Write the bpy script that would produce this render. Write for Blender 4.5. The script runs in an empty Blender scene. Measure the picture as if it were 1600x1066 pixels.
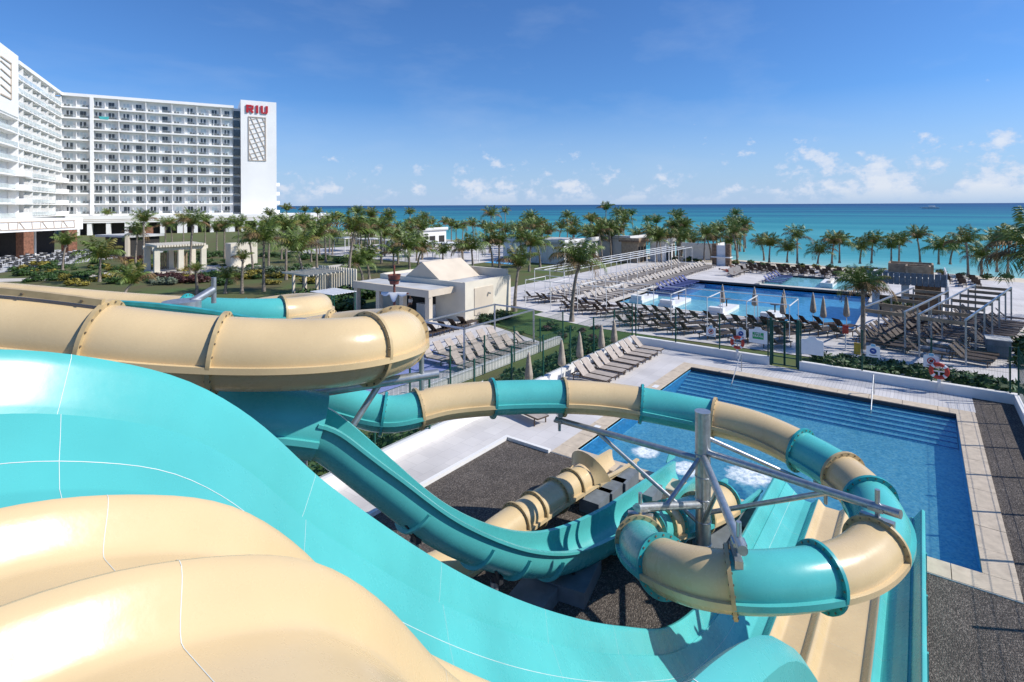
import bpy, bmesh, math, random
from mathutils import Vector, Matrix
R = math.radians
random.seed(7)
S = bpy.context.scene
COL = S.collection
# ---------------------------------------------------------------- camera
# world X = s (along the slides towards the sea), Y = t (to the left along the shore), Z up
F, HC = 848.0, 8.5                      # focal length in pixels of the 1600 px photo, eye height
cam = bpy.data.cameras.new('camera'); camo = bpy.data.objects.new('camera', cam); COL.objects.link(camo)
cam.sensor_width = 36; cam.lens = F/1600*36; cam.shift_y = -(533-320.5)/1600
cam.clip_start = 0.05; cam.clip_end = 90000
camo.matrix_world = Matrix.Translation((0, 0, HC)) @ Matrix.Rotation(R(-53), 4, 'Z') @ Matrix.Rotation(R(90), 4, 'X') @ Matrix.Rotation(-0.0043, 4, 'Z')
S.camera = camo
S.render.resolution_x = 1024; S.render.resolution_y = 682
S.view_settings.view_transform = 'Standard'; S.view_settings.look = 'None'
S.view_settings.exposure = 0.12; S.view_settings.gamma = 1
# ---------------------------------------------------------------- sky and sun
SUN_EL, SUN_AZ = R(41), math.atan2(-0.862, 0.50)       # azimuth measured from +X towards +Y
w = bpy.data.worlds.new('World'); S.world = w; w.use_nodes = True
nt = w.node_tree; nt.nodes.clear()
def N(nt, typ, **kw):
    n = nt.nodes.new(typ)
    for k, v in kw.items():
        if k.startswith('i_'):
            n.inputs[int(k[2:]) if k[2:].isdigit() else k[2:].replace('_', ' ')].default_value = v
        else: setattr(n, k, v)
    return n
def math_(nt, op, a, b=None, clamp=False):
    n = nt.nodes.new('ShaderNodeMath'); n.operation = op; n.use_clamp = clamp
    for i, x in enumerate((a, b)):
        if x is None: continue
        if isinstance(x, (int, float)): n.inputs[i].default_value = x
        else: nt.links.new(x, n.inputs[i])
    return n.outputs[0]
def build_world():
    L = nt.links
    out = N(nt, 'ShaderNodeOutputWorld'); bg = N(nt, 'ShaderNodeBackground'); bg.inputs[1].default_value = 0.10
    sky = N(nt, 'ShaderNodeTexSky'); sky.sky_type = 'NISHITA'; sky.sun_disc = False
    sky.sun_elevation = SUN_EL; sky.sun_rotation = math.pi/2 - SUN_AZ
    sky.air_density = 1.0; sky.dust_density = 0.3; sky.ozone_density = 3.0; sky.altitude = 0
    tc = N(nt, 'ShaderNodeTexCoord'); sp = N(nt, 'ShaderNodeSeparateXYZ'); L.new(tc.outputs['Generated'], sp.inputs[0])
    z = sp.outputs['Z']
    # cumulus along the horizon: noise in the direction vector, flattened bases, more of it towards the open sea in the east
    mp = N(nt, 'ShaderNodeMapping'); mp.inputs['Scale'].default_value = (1, 1, 1.5); mp.inputs['Location'].default_value = (2.3, 6.1, 1.5)
    L.new(tc.outputs['Generated'], mp.inputs[0])
    n1 = N(nt, 'ShaderNodeTexNoise'); n1.inputs['Scale'].default_value = 22; n1.inputs['Detail'].default_value = 9; n1.inputs['Roughness'].default_value = 0.62
    L.new(mp.outputs[0], n1.inputs[0])
    n2 = N(nt, 'ShaderNodeTexNoise'); n2.inputs['Scale'].default_value = 3.2; n2.inputs['Detail'].default_value = 2
    L.new(mp.outputs[0], n2.inputs[0])
    base = math_(nt, 'ADD', math_(nt, 'MULTIPLY', n1.outputs[0], 0.75), math_(nt, 'MULTIPLY', n2.outputs[0], 0.45))
    # threshold climbs with elevation
    east = math_(nt, 'MULTIPLY', sp.outputs['Y'], -0.30)
    thr = math_(nt, 'ADD', math_(nt, 'ADD', math_(nt, 'MULTIPLY', z, 1.75), 0.552), math_(nt, 'MULTIPLY', math_(nt, 'ADD', east, 0.16), -0.40))
    d = math_(nt, 'SUBTRACT', base, thr)
    cov = math_(nt, 'MULTIPLY', d, 13, True)
    cov = math_(nt, 'MULTIPLY', cov, math_(nt, 'MULTIPLY', z, 40, True), True)
    # thin high streaks
    mp2 = N(nt, 'ShaderNodeMapping'); mp2.inputs['Scale'].default_value = (1.2, 3.0, 7.0); mp2.inputs['Rotation'].default_value = (0.1, 0.25, 0.5)
    L.new(tc.outputs['Generated'], mp2.inputs[0])
    n3 = N(nt, 'ShaderNodeTexNoise'); n3.inputs['Scale'].default_value = 2.0; n3.inputs['Detail'].default_value = 6; n3.inputs['Roughness'].default_value = 0.55
    L.new(mp2.outputs[0], n3.inputs[0])
    ci = math_(nt, 'MULTIPLY', math_(nt, 'SUBTRACT', n3.outputs[0], 0.52), 0.9, True)
    ci = math_(nt, 'MULTIPLY', ci, 0.55)
    tint = N(nt, 'ShaderNodeMixRGB'); tint.blend_type = 'MULTIPLY'; tint.inputs[0].default_value = 1
    tint.inputs[2].default_value = (0.52, 0.86, 1.30, 1); L.new(sky.outputs[0], tint.inputs[1])
    hz = N(nt, 'ShaderNodeMixRGB'); L.new(math_(nt, 'MULTIPLY', math_(nt, 'SUBTRACT', 1.0, math_(nt, 'MULTIPLY', z, 5.5), True), .8), hz.inputs[0]); L.new(tint.outputs[0], hz.inputs[1]); hz.inputs[2].default_value = (4.3, 5.6, 8.0, 1); tint = hz
    m1 = N(nt, 'ShaderNodeMixRGB'); L.new(ci, m1.inputs[0]); L.new(tint.outputs[0], m1.inputs[1]); m1.inputs[2].default_value = (5.6, 6.6, 8.2, 1)
    # shaded undersides blend into the hazy blue, lit tops are near white
    shade = N(nt, 'ShaderNodeMixRGB'); L.new(math_(nt, 'MULTIPLY', d, 7, True), shade.inputs[0])
    shade.inputs[1].default_value = (5.0, 6.1, 8.2, 1); shade.inputs[2].default_value = (8.0, 8.1, 8.6, 1)
    m2 = N(nt, 'ShaderNodeMixRGB'); L.new(math_(nt, 'MULTIPLY', cov, 0.68), m2.inputs[0]); L.new(m1.outputs[0], m2.inputs[1]); L.new(shade.outputs[0], m2.inputs[2])
    L.new(m2.outputs[0], bg.inputs[0]); L.new(bg.outputs[0], out.inputs[0])
build_world()
sl = bpy.data.lights.new('sun', 'SUN'); sl.energy = 4.6; sl.angle = R(0.55); sl.color = (1.0, 0.95, 0.87)
so = bpy.data.objects.new('sun', sl); COL.objects.link(so)
sd = Vector((math.cos(SUN_AZ)*math.cos(SUN_EL), math.sin(SUN_AZ)*math.cos(SUN_EL), math.sin(SUN_EL)))
so.rotation_euler = sd.to_track_quat('Z', 'Y').to_euler()

# ---------------------------------------------------------------- pixels to places
def hy(px): return 320.5-0.0043*(px-800)
def st(X, Y): return .602*X+.798*Y, -.798*X+.602*Y            # camera frame -> (s, t)
def G(px, py, z=0.0):                                         # pixel on a level surface at height z
    Y = F*(HC-z)/(py-hy(px)); X = (px-800)/F*Y
    s, t = st(X, Y); return Vector((s, t, z))
def D(px, py, Y):                                             # pixel at a known distance
    s, t = st((px-800)/F*Y, Y); return Vector((s, t, HC-(py-hy(px))/F*Y))
def C3(X, Y, z):
    s, t = st(X, Y); return Vector((s, t, z))
def pix(p):
    X = .602*p[0]-.798*p[1]; Y = .798*p[0]+.602*p[1]
    return 800+F*X/Y, hy(800+F*X/Y)+F*(HC-p[2])/Y
# ---------------------------------------------------------------- materials
MATS = {}
def mat(name, col, rough=0.6, var=0.12, scale=6.0, bump=0.0, bscale=30.0, metal=0.0, spec=0.5, col2=None, coat=0.0, detail=4, island=0.0, sheen=0):
    m = bpy.data.materials.new(name); m.use_nodes = True; t = m.node_tree; L = t.links
    b = t.nodes['Principled BSDF']; b.inputs['Roughness'].default_value = rough; b.inputs['Metallic'].default_value = metal
    b.inputs['Specular IOR Level'].default_value = spec; b.inputs['Coat Weight'].default_value = coat; b.inputs['Coat Roughness'].default_value = 0.08
    tc = N(t, 'ShaderNodeTexCoord'); nz = N(t, 'ShaderNodeTexNoise'); nz.inputs['Scale'].default_value = scale; nz.inputs['Detail'].default_value = detail
    geo = N(t, 'ShaderNodeNewGeometry'); L.new(geo.outputs['Position'], nz.inputs[0])
    mx = N(t, 'ShaderNodeMixRGB')
    c2 = col2 if col2 else tuple(max(0, c*(1-var*2)) for c in col[:3])
    c1 = col if col2 else tuple(min(1, c*(1+var*.5)) for c in col[:3])
    mx.inputs[1].default_value = (*c1[:3], 1); mx.inputs[2].default_value = (*c2[:3], 1)
    rm = N(t, 'ShaderNodeMapRange'); rm.inputs[1].default_value = .3; rm.inputs[2].default_value = .7; L.new(nz.outputs[0], rm.inputs[0])
    L.new(rm.outputs[0], mx.inputs[0]); last = mx.outputs[0]
    if island > 0:
        hsv = N(t, 'ShaderNodeHueSaturation'); L.new(last, hsv.inputs['Color'])
        L.new(math_(t, 'ADD', math_(t, 'MULTIPLY', geo.outputs['Random Per Island'], island), 1-island*.5), hsv.inputs['Value']); last = hsv.outputs[0]
    L.new(last, b.inputs['Base Color'])
    if name in ('tan', 'teal'):
        n5 = N(t, 'ShaderNodeTexNoise'); n5.inputs['Scale'].default_value = 3.5; n5.inputs['Detail'].default_value = 8; n5.inputs['Roughness'].default_value = .7; L.new(geo.outputs['Position'], n5.inputs[0])
        L.new(math_(t, 'ADD', math_(t, 'MULTIPLY', n5.outputs[0], .28), .13), b.inputs['Roughness'])
    if bump > 0:
        bn = N(t, 'ShaderNodeTexNoise'); bn.inputs['Scale'].default_value = bscale; bn.inputs['Detail'].default_value = 5; L.new(geo.outputs['Position'], bn.inputs[0])
        bp = N(t, 'ShaderNodeBump'); bp.inputs['Strength'].default_value = bump; bp.inputs['Distance'].default_value = 0.02
        L.new(bn.outputs[0], bp.inputs['Height']); L.new(bp.outputs[0], b.inputs['Normal'])
    MATS[name] = m; return m
mat('tan', (.68, .515, .29), .33, .07, .9, .06, 16, coat=0, spec=.4); mat('tan_flange', (.56, .42, .22), .45, .15, 5)
mat('teal', (.095, .49, .475), .33, .09, .9, .03, 9, coat=0, spec=.4); mat('teal_flange', (.03, .36, .38), .4, .15, 5)
mat('seam', (.70, .76, .74), .5, .1); mat('bolt', (.30, .24, .17), .45, .3, 20, metal=.6)
mat('steel', (.50, .52, .54), .38, .12, 9, metal=.75); mat('white_paint', (.78, .78, .77), .55, .05, 2, .05, 20)
mat('white_wall', (.80, .79, .77), .75, .05, .5, .05, 6); mat('hotel_white', (.88, .87, .85), .8, .035, .12)
mat('beige_wall', (.66, .57, .45), .8, .06, .8, .08, 12); mat('cream', (.74, .68, .56), .75, .06, 1.0)
mat('roof_grey', (.55, .55, .54), .85, .12, .7, .1, 8); mat('brick', (.27, .12, .07), .85, .25, 3)
mat('wood', (.24, .15, .09), .7, .3, 4); mat('wood_light', (.36, .27, .18), .7, .2, 3); mat('mast_wood', (.23, .07, .045), .7, .25, 6)
mat('glass_dark', (.05, .065, .08), .12, .3, .6, spec=.8); mat('glass_rail', (.70, .77, .77), .12, .1, 1, spec=.7)
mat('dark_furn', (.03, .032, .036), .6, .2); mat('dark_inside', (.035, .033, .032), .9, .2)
mat('sling', (.062, .043, .034), .75, .15, 5); mat('sling_light', (.43, .37, .32), .75, .1, 5); mat('sling_white', (.40, .36, .32), .75, .1, 5); mat('sling_navy', (.07, .08, .22), .5, .1)
mat('frame_bronze', (.12, .085, .06), .45, .1, metal=.4); mat('fence_green', (.008, .075, .055), .45, .1, spec=.4)
mat('parasol', (.42, .36, .29), .85, .15, 7, .2, 14); mat('red', (.50, .018, .03), .45, .1); mat('lattice', (.60, .50, .40), .6, .1)
mat('buoy_red', (.55, .05, .03), .5, .15); mat('sign_white', (.80, .80, .80), .5, .03); mat('sign_blue', (.02, .07, .30), .5, .05); mat('sign_green', (.02, .34, .10), .5, .05); mat('sign_cyan', (.20, .50, .68), .5, .05)
mat('footing', (.17, .20, .23), .8, .15, 3, .1, 12); mat('trunk', (.30, .25, .20), .9, .25, 5, .5, 14); mat('yellow', (.75, .45, .03), .5, .1); mat('red_ball', (.33, .02, .05), .4, .1)
mat('skin', (.40, .22, .15), .6, .1); mat('shirt', (.78, .78, .78), .8, .05); mat('black', (.02, .02, .022), .7, .1)
mat('frond', (.18, .245, .05), .5, .3, 2.5, island=.5, col2=(.10, .16, .03)); mat('frond_yellow', (.26, .22, .045), .55, .3, 2.5, island=.5, col2=(.14, .14, .03)); mat('frond_dry', (.25, .16, .07), .8, .3, 2.5, island=.5)
mat('leaf', (.055, .115, .022), .55, .3, 3, island=.7, col2=(.025, .062, .012)); mat('leaf_red', (.085, .03, .025), .6, .3, 3, island=.6); mat('leaf_yellow', (.32, .27, .04), .6, .3, 3, island=.6); mat('leaf_grey', (.17, .21, .14), .7, .2, 3, island=.6)
mat('rock', (.42, .40, .37), .9, .2, 4, .4, 9, island=.5)
mat('sand', (.66, .58, .46), .95, .1, .4, .2, 5); mat('path', (.62, .57, .50), .9, .1, 1.2, .1, 9); mat('coping', (.60, .50, .38), .8, .10, 4, .1, 25); mat('coping_dark', (.05, .05, .06), .6, .1)
mat('table_white', (.74, .74, .74), .5, .05); mat('soil', (.10, .065, .04), .95, .3, 2)
def deck_mat(name, c, tile, grout=.72, bump=.15):
    m = mat(name, c, .8, .10, .45, 0, detail=9); t = m.node_tree; L = t.links; b = t.nodes['Principled BSDF']
    geo = N(t, 'ShaderNodeNewGeometry'); br = N(t, 'ShaderNodeTexBrick'); L.new(geo.outputs['Position'], br.inputs[0])
    br.offset = .5; br.inputs['Scale'].default_value = 1; br.inputs['Mortar Size'].default_value = .006; br.inputs['Brick Width'].default_value = tile[0]; br.inputs['Row Height'].default_value = tile[1]
    br.inputs['Color1'].default_value = (1, 1, 1, 1); br.inputs['Color2'].default_value = (.90, .90, .91, 1); br.inputs['Mortar'].default_value = (grout, grout, grout, 1)
    mul = N(t, 'ShaderNodeMixRGB'); mul.blend_type = 'MULTIPLY'; mul.inputs[0].default_value = 1
    L.new(b.inputs['Base Color'].links[0].from_socket, mul.inputs[1]); L.new(br.outputs[0], mul.inputs[2]); L.new(mul.outputs[0], b.inputs['Base Color'])
    return m
deck_mat('deck', (.66, .63, .61), (.6, .6)); deck_mat('plank_deck', (.64, .62, .61), (2.4, .14), .55)
def ground_mats():
    m = mat('grass', (.068, .125, .024), .95, .3, .22, .5, 30, col2=(.11, .085, .035), detail=8)
    m = mat('lawn', (.062, .125, .022), .95, .3, .8, .6, 40, col2=(.042, .088, .016), detail=8)
    m = mat('gravel', (.10, .082, .07), .9, .2, 3, 0); t = m.node_tree; L = t.links; b = t.nodes['Principled BSDF']
    geo = N(t, 'ShaderNodeNewGeometry'); v = N(t, 'ShaderNodeTexVoronoi'); v.inputs['Scale'].default_value = 42; L.new(geo.outputs['Position'], v.inputs[0])
    cr = N(t, 'ShaderNodeValToRGB'); e = cr.color_ramp.elements; e[0].color = (.05, .041, .035, 1); e[1].color = (.24, .205, .175, 1); e.new(.62).color = (.10, .083, .07, 1)
    sx = N(t, 'ShaderNodeSeparateXYZ'); L.new(v.outputs['Color'], sx.inputs[0]); L.new(sx.outputs[0], cr.inputs[0]); n6 = N(t, 'ShaderNodeTexNoise'); n6.inputs['Scale'].default_value = .9; n6.inputs['Detail'].default_value = 7; L.new(geo.outputs['Position'], n6.inputs[0]); h6 = N(t, 'ShaderNodeHueSaturation'); L.new(cr.outputs[0], h6.inputs['Color']); L.new(math_(t, 'ADD', math_(t, 'MULTIPLY', n6.outputs[0], 1.0), .55), h6.inputs['Value']); L.new(h6.outputs[0], b.inputs['Base Color'])
    bp = N(t, 'ShaderNodeBump'); bp.inputs['Strength'].default_value = .9; bp.inputs['Distance'].default_value = .03; bp.invert = True
    L.new(v.outputs['Distance'], bp.inputs['Height']); L.new(bp.outputs[0], b.inputs['Normal'])
    # pool tiles
    m = mat('pool_tile', (.10, .40, .64), .4, .05, 1, 0); t = m.node_tree; L = t.links; b = t.nodes['Principled BSDF']
    geo = N(t, 'ShaderNodeNewGeometry'); v = N(t, 'ShaderNodeTexVoronoi'); v.inputs['Scale'].default_value = 16; L.new(geo.outputs['Position'], v.inputs[0])
    cr = N(t, 'ShaderNodeValToRGB'); e = cr.color_ramp.elements; e[0].color = (.28, .68, .86, 1); e[1].color = (.60, .92, .97, 1)
    sx = N(t, 'ShaderNodeSeparateXYZ'); L.new(v.outputs['Color'], sx.inputs[0]); L.new(sx.outputs[0], cr.inputs[0]); L.new(cr.outputs[0], b.inputs['Base Color'])
    mat('tile_main', (.24, .64, .95), .4, .08, 3); mat('tile_dark', (.09, .22, .55), .4, .2, 14); mat('tile_light', (.60, .93, .95), .4, .1, 6); mat('tile_mid', (.13, .50, .85), .4, .1, 6); mat('tile_violet', (.30, .34, .62), .5, .15, 9)
ground_mats()
def water_mat(name, tint, bs=2.2, strength=.35, foam=(), refl=1.0):
    m = bpy.data.materials.new(name); m.use_nodes = True; t = m.node_tree; L = t.links; t.nodes.clear()
    out = N(t, 'ShaderNodeOutputMaterial'); tr = N(t, 'ShaderNodeBsdfTransparent'); gl = N(t, 'ShaderNodeBsdfGlossy'); gl.inputs['Roughness'].default_value = .03
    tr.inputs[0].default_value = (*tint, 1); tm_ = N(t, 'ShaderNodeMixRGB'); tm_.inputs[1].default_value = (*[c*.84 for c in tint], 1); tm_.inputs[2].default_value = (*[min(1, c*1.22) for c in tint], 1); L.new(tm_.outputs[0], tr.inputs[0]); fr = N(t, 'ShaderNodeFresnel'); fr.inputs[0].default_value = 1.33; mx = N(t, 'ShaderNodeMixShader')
    geo = N(t, 'ShaderNodeNewGeometry'); nz = N(t, 'ShaderNodeTexNoise'); nz.inputs['Scale'].default_value = bs; nz.inputs['Detail'].default_value = 3; nz.inputs['Distortion'].default_value = .6
    L.new(geo.outputs['Position'], nz.inputs[0]); bp = N(t, 'ShaderNodeBump'); bp.inputs['Strength'].default_value = strength; bp.inputs['Distance'].default_value = .12
    L.new(nz.outputs[0], bp.inputs['Height'])
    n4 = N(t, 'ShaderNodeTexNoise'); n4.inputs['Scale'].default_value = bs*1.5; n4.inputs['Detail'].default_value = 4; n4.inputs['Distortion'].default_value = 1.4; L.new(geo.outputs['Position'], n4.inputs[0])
    L.new(math_(t, 'MULTIPLY', math_(t, 'SUBTRACT', n4.outputs[0],   .36), 3.0, True), tm_.inputs[0])  # noise paints lighter and darker ripples into the water tint, in place of caustics
    for n in ((gl, fr) if refl == 1.0 else (gl,)): L.new(bp.outputs[0], n.inputs['Normal'])
    L.new(math_(t, 'MULTIPLY', fr.outputs[0], refl, True), mx.inputs[0]); L.new(tr.outputs[0], mx.inputs[1]); L.new(gl.outputs[0], mx.inputs[2]); last = mx.outputs[0]
    if foam:
        df = N(t, 'ShaderNodeBsdfDiffuse'); df.inputs[0].default_value = (.82, .86, .88, 1); acc = None
        for (x, y, r) in foam:
            vd = N(t, 'ShaderNodeVectorMath'); vd.operation = 'DISTANCE'; L.new(geo.outputs['Position'], vd.inputs[0]); vd.inputs[1].default_value = (x, y, -.12)
            q = math_(t, 'SUBTRACT', 1.0, math_(t, 'DIVIDE', vd.outputs['Value'], r), True)
            acc = q if acc is None else math_(t, 'MAXIMUM', acc, q)
        n2 = N(t, 'ShaderNodeTexNoise'); n2.inputs['Scale'].default_value = 5; n2.inputs['Detail'].default_value = 7; n2.inputs['Roughness'].default_value = .7; L.new(geo.outputs['Position'], n2.inputs[0])
        k = math_(t, 'MULTIPLY', math_(t, 'SUBTRACT', math_(t, 'MULTIPLY', math_(t, 'MULTIPLY', acc, 1.6, True), math_(t, 'ADD', n2.outputs[0], .25)), .5), 3.0, True)
        m2 = N(t, 'ShaderNodeMixShader'); L.new(k, m2.inputs[0]); L.new(last, m2.inputs[1]); L.new(df.outputs[0], m2.inputs[2]); last = m2.outputs[0]
    L.new(last, out.inputs[0]); MATS[name] = m
def ocean_mat():
    m = bpy.data.materials.new('ocean'); m.use_nodes = True; t = m.node_tree; L = t.links; b = t.nodes['Principled BSDF']
    geo = N(t, 'ShaderNodeNewGeometry'); sp = N(t, 'ShaderNodeSeparateXYZ'); L.new(geo.outputs['Position'], sp.inputs[0])
    mp = N(t, 'ShaderNodeMapping'); mp.inputs['Scale'].default_value = (.012, .0022, .01); L.new(geo.outputs['Position'], mp.inputs[0])
    nz = N(t, 'ShaderNodeTexNoise'); nz.inputs['Scale'].default_value = 1; nz.inputs['Detail'].default_value = 5; L.new(mp.outputs[0], nz.inputs[0])
    lg = math_(t, 'LOGARITHM', math_(t, 'MAXIMUM', math_(t, 'SUBTRACT', sp.outputs[0], 80), 1), 10)
    k = math_(t, 'ADD', math_(t, 'MULTIPLY', lg, .25), math_(t, 'MULTIPLY', math_(t, 'SUBTRACT', nz.outputs[0], .5), .75))
    cr = N(t, 'ShaderNodeValToRGB'); cr.color_ramp.elements[0].position = .22; cr.color_ramp.elements[0].color = (.30, .52, .48, 1)
    cr.color_ramp.elements[1].position = .96; cr.color_ramp.elements[1].color = (.006, .04, .13, 1)
    for p, c in ((.40, (.075, .35, .37, 1)), (.56, (.025, .24, .27, 1)), (.70, (.010, .135, .20, 1)), (.82, (.006, .065, .165, 1))): cr.color_ramp.elements.new(p).color = c
    L.new(k, cr.inputs[0]); L.new(cr.outputs[0], b.inputs['Base Color']); b.inputs['Roughness'].default_value = .4; b.inputs['Specular IOR Level'].default_value = .12
    mp2 = N(t, 'ShaderNodeMapping'); mp2.inputs['Scale'].default_value = (.5, .16, 1); mp2.inputs['Rotation'].default_value = (0, 0, .2); L.new(geo.outputs['Position'], mp2.inputs[0])
    n2 = N(t, 'ShaderNodeTexNoise'); n2.inputs['Scale'].default_value = 1; n2.inputs['Detail'].default_value = 5; L.new(mp2.outputs[0], n2.inputs[0])
    bp = N(t, 'ShaderNodeBump'); bp.inputs['Strength'].default_value = .6; bp.inputs['Distance'].default_value = .5; L.new(n2.outputs[0], bp.inputs['Height']); L.new(bp.outputs[0], b.inputs['Normal'])
    MATS['ocean'] = m
ocean_mat()
# ---------------------------------------------------------------- mesh helpers
OFF = {}
def cross_frame(d):
    d = Vector(d).normalized(); a = Vector((0, 0, 1)) if abs(d.z) < .95 else Vector((1, 0, 0))
    x = d.cross(a).normalized(); return x, x.cross(d).normalized()
class MB:
    def __init__(s): s.v = []; s.f = []; s.m = []; s.cur = 0
    def add(s, vs, fs):
        o = len(s.v); s.v += [tuple(p) for p in vs]; s.f += [tuple(i+o for i in q) for q in fs]; s.m += [s.cur]*len(fs); return s
    def box(s, x0, x1, y0, y1, z0, z1):
        return s.add([(x0, y0, z0), (x1, y0, z0), (x1, y1, z0), (x0, y1, z0), (x0, y0, z1), (x1, y0, z1), (x1, y1, z1), (x0, y1, z1)],
                     [(0, 3, 2, 1), (4, 5, 6, 7), (0, 1, 5, 4), (1, 2, 6, 5), (2, 3, 7, 6), (3, 0, 4, 7)])
    def bar(s, a, b, wd, h, up=None):                      # rectangular bar from a to b
        a, b = Vector(a), Vector(b); d = b-a; x, y = cross_frame(d)
        if up is not None: y = (Vector(up)-Vector(up).project(d)).normalized(); x = d.normalized().cross(y)
        x = x*wd/2; y = y*h/2
        return s.add([a-x-y, a+x-y, a+x+y, a-x+y, b-x-y, b+x-y, b+x+y, b-x+y], [(0, 3, 2, 1), (4, 5, 6, 7), (0, 1, 5, 4), (1, 2, 6, 5), (2, 3, 7, 6), (3, 0, 4, 7)])
    def cyl(s, a, b, r0, r1=None, n=10, cap=True):
        a, b = Vector(a), Vector(b); r1 = r0 if r1 is None else r1; x, y = cross_frame(b-a); vs = []
        for p, r in ((a, r0), (b, r1)):
            for i in range(n): an = 2*math.pi*i/n; vs.append(p+x*(r*math.cos(an))+y*(r*math.sin(an)))
        fs = [(i, (i+1) % n, n+(i+1) % n, n+i) for i in range(n)]
        if cap: fs += [tuple(range(n-1, -1, -1)), tuple(range(n, 2*n))]
        return s.add(vs, fs)
    def lathe(s, prof, n=12, c=(0, 0, 0)):
        vs = []; k = len(prof)
        for r, z in prof:
            for i in range(n): an = 2*math.pi*i/n; vs.append((c[0]+r*math.cos(an), c[1]+r*math.sin(an), c[2]+z))
        fs = [(j*n+i, j*n+(i+1) % n, (j+1)*n+(i+1) % n, (j+1)*n+i) for j in range(k-1) for i in range(n)]
        return s.add(vs, fs+[tuple(range(n-1, -1, -1)), tuple(range((k-1)*n, k*n))])
    def prism(s, poly, z0, z1):
        n = len(poly); vs = [(p[0], p[1], z0) for p in poly]+[(p[0], p[1], z1) for p in poly]
        return s.add(vs, [tuple(range(n-1, -1, -1)), tuple(range(n, 2*n))]+[(i, (i+1) % n, n+(i+1) % n, n+i) for i in range(n)])
    def torus(s, c, ax, Rr, r, n=20, k=8, a0=0, a1=2*math.pi):
        c = Vector(c); x, y = cross_frame(ax); z = Vector(ax).normalized(); vs = []; full = a1-a0 > 6.28; m = n if full else n+1
        for i in range(m):
            a = a0+(a1-a0)*i/n; d = x*math.cos(a)+y*math.sin(a)
            for j in range(k): b = 2*math.pi*j/k; vs.append(c+d*(Rr+r*math.cos(b))+z*(r*math.sin(b)))
        fs = [(i*k+j, ((i+1) % m)*k+j, ((i+1) % m)*k+(j+1) % k, i*k+(j+1) % k) for i in range(n) for j in range(k)]
        return s.add(vs, fs)
    def mesh(s, name, mats, smooth=False):
        me = bpy.data.meshes.new(name); me.from_pydata(s.v, [], s.f)
        for m in (mats if isinstance(mats, (list, tuple)) else [mats]): me.materials.append(MATS[m])
        if any(s.m): me.polygons.foreach_set('material_index', s.m)
        if smooth: me.polygons.foreach_set('use_smooth', [True]*len(me.polygons))
        me.update()
        if smooth == 'auto': me.set_sharp_from_angle(angle=R(40))
        return me
    def build(s, name, mats, parent=None, smooth=False):
        if parent is not None:
            o = OFF.get(parent.name, Vector((0, 0, 0))); s.v = [(p[0]-o[0], p[1]-o[1], p[2]-o[2]) for p in s.v]
        ob = put(s.mesh(name, mats, smooth), name, parent)
        if parent is not None: OFF[ob.name] = OFF.get(parent.name, Vector((0, 0, 0)))
        return ob
def put(me, name, parent=None, loc=(0, 0, 0), rz=0, sc=1):
    ob = bpy.data.objects.new(name, me); COL.objects.link(ob); ob.location = loc; ob.rotation_euler = (0, 0, rz)
    ob.scale = (sc, sc, sc) if isinstance(sc, (int, float)) else sc
    if parent is not None: ob.parent = parent
    return ob
def tag(o, label=None, cat=None, group=None, kind=None):
    for k, v in (('label', label), ('category', cat), ('group', group), ('kind', kind)):
        if v: o[k] = v
    return o
def thing(name, label, cat, loc=(0, 0, 0), group=None, rz=0):
    o = bpy.data.objects.new(name, None); COL.objects.link(o); o.location = loc; o.rotation_euler = (0, 0, rz); o.empty_display_size = .2
    OFF[o.name] = Vector(loc); return tag(o, label, cat, group)
def struct(name, mb, m, parent=None, smooth=False):
    o = mb.build(name, m, parent, smooth)
    if parent is None: o['kind'] = 'structure'
    return o
def copy_tree(o, loc=None, rz=None, sc=None, label=None, parent=None, group=None):
    c = o.copy(); COL.objects.link(c); c.parent = parent
    if loc is not None: c.location = loc
    if rz is not None: c.rotation_euler = (0, 0, rz)
    if sc is not None: c.scale = (sc, sc, sc)
    if label: c['label'] = label
    if group: c['group'] = group
    for ch in o.children: copy_tree(ch, parent=c)
    return c
def sheet(name, poly, z, m, kind='structure'):
    o = MB().add([(p[0], p[1], z) for p in poly], [tuple(range(len(poly)))]).build(name, m)
    o['kind'] = kind; return o
def rect(s0, s1, t0, t1): return [(s0, t0), (s1, t0), (s1, t1), (s0, t1)]
# ---------------------------------------------------------------- sweeps for the slides
def catmull(pts, n=8):
    P = [Vector(p) for p in pts]; P = [P[0]*2-P[1]]+P+[P[-1]*2-P[-2]]; out = []
    for i in range(1, len(P)-2):
        a, b, c, d = P[i-1:i+3]
        for k in range(n):
            u = k/n; out.append(.5*((2*b)+(c-a)*u+(2*a-5*b+4*c-d)*u*u+(3*b-a-3*c+d)*u**3))
    out.append(P[-2]); return out
def smooth_path(p, it):
    for _ in range(it): p = [p[0]]+[(p[i-1]+p[i]*2+p[i+1])/4 for i in range(1, len(p)-1)]+[p[-1]]
    return p
def resample(p, step):
    L = [0]
    for i in range(1, len(p)): L.append(L[-1]+(p[i]-p[i-1]).length)
    n = max(2, int(L[-1]/step)); out = []; j = 0
    for k in range(n+1):
        d = L[-1]*k/n
        while j < len(L)-2 and L[j+1] < d: j += 1
        u = (d-L[j])/max(1e-6, L[j+1]-L[j]); out.append(p[j].lerp(p[j+1], min(1, max(0, u))))
    return out
def frames(p):
    fr = []
    for i in range(len(p)):
        T = (p[min(i+1, len(p)-1)]-p[max(i-1, 0)]).normalized(); sd_ = T.cross(Vector((0, 0, 1))).normalized(); fr.append((p[i], T, sd_, sd_.cross(T).normalized()))
    return fr
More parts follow.
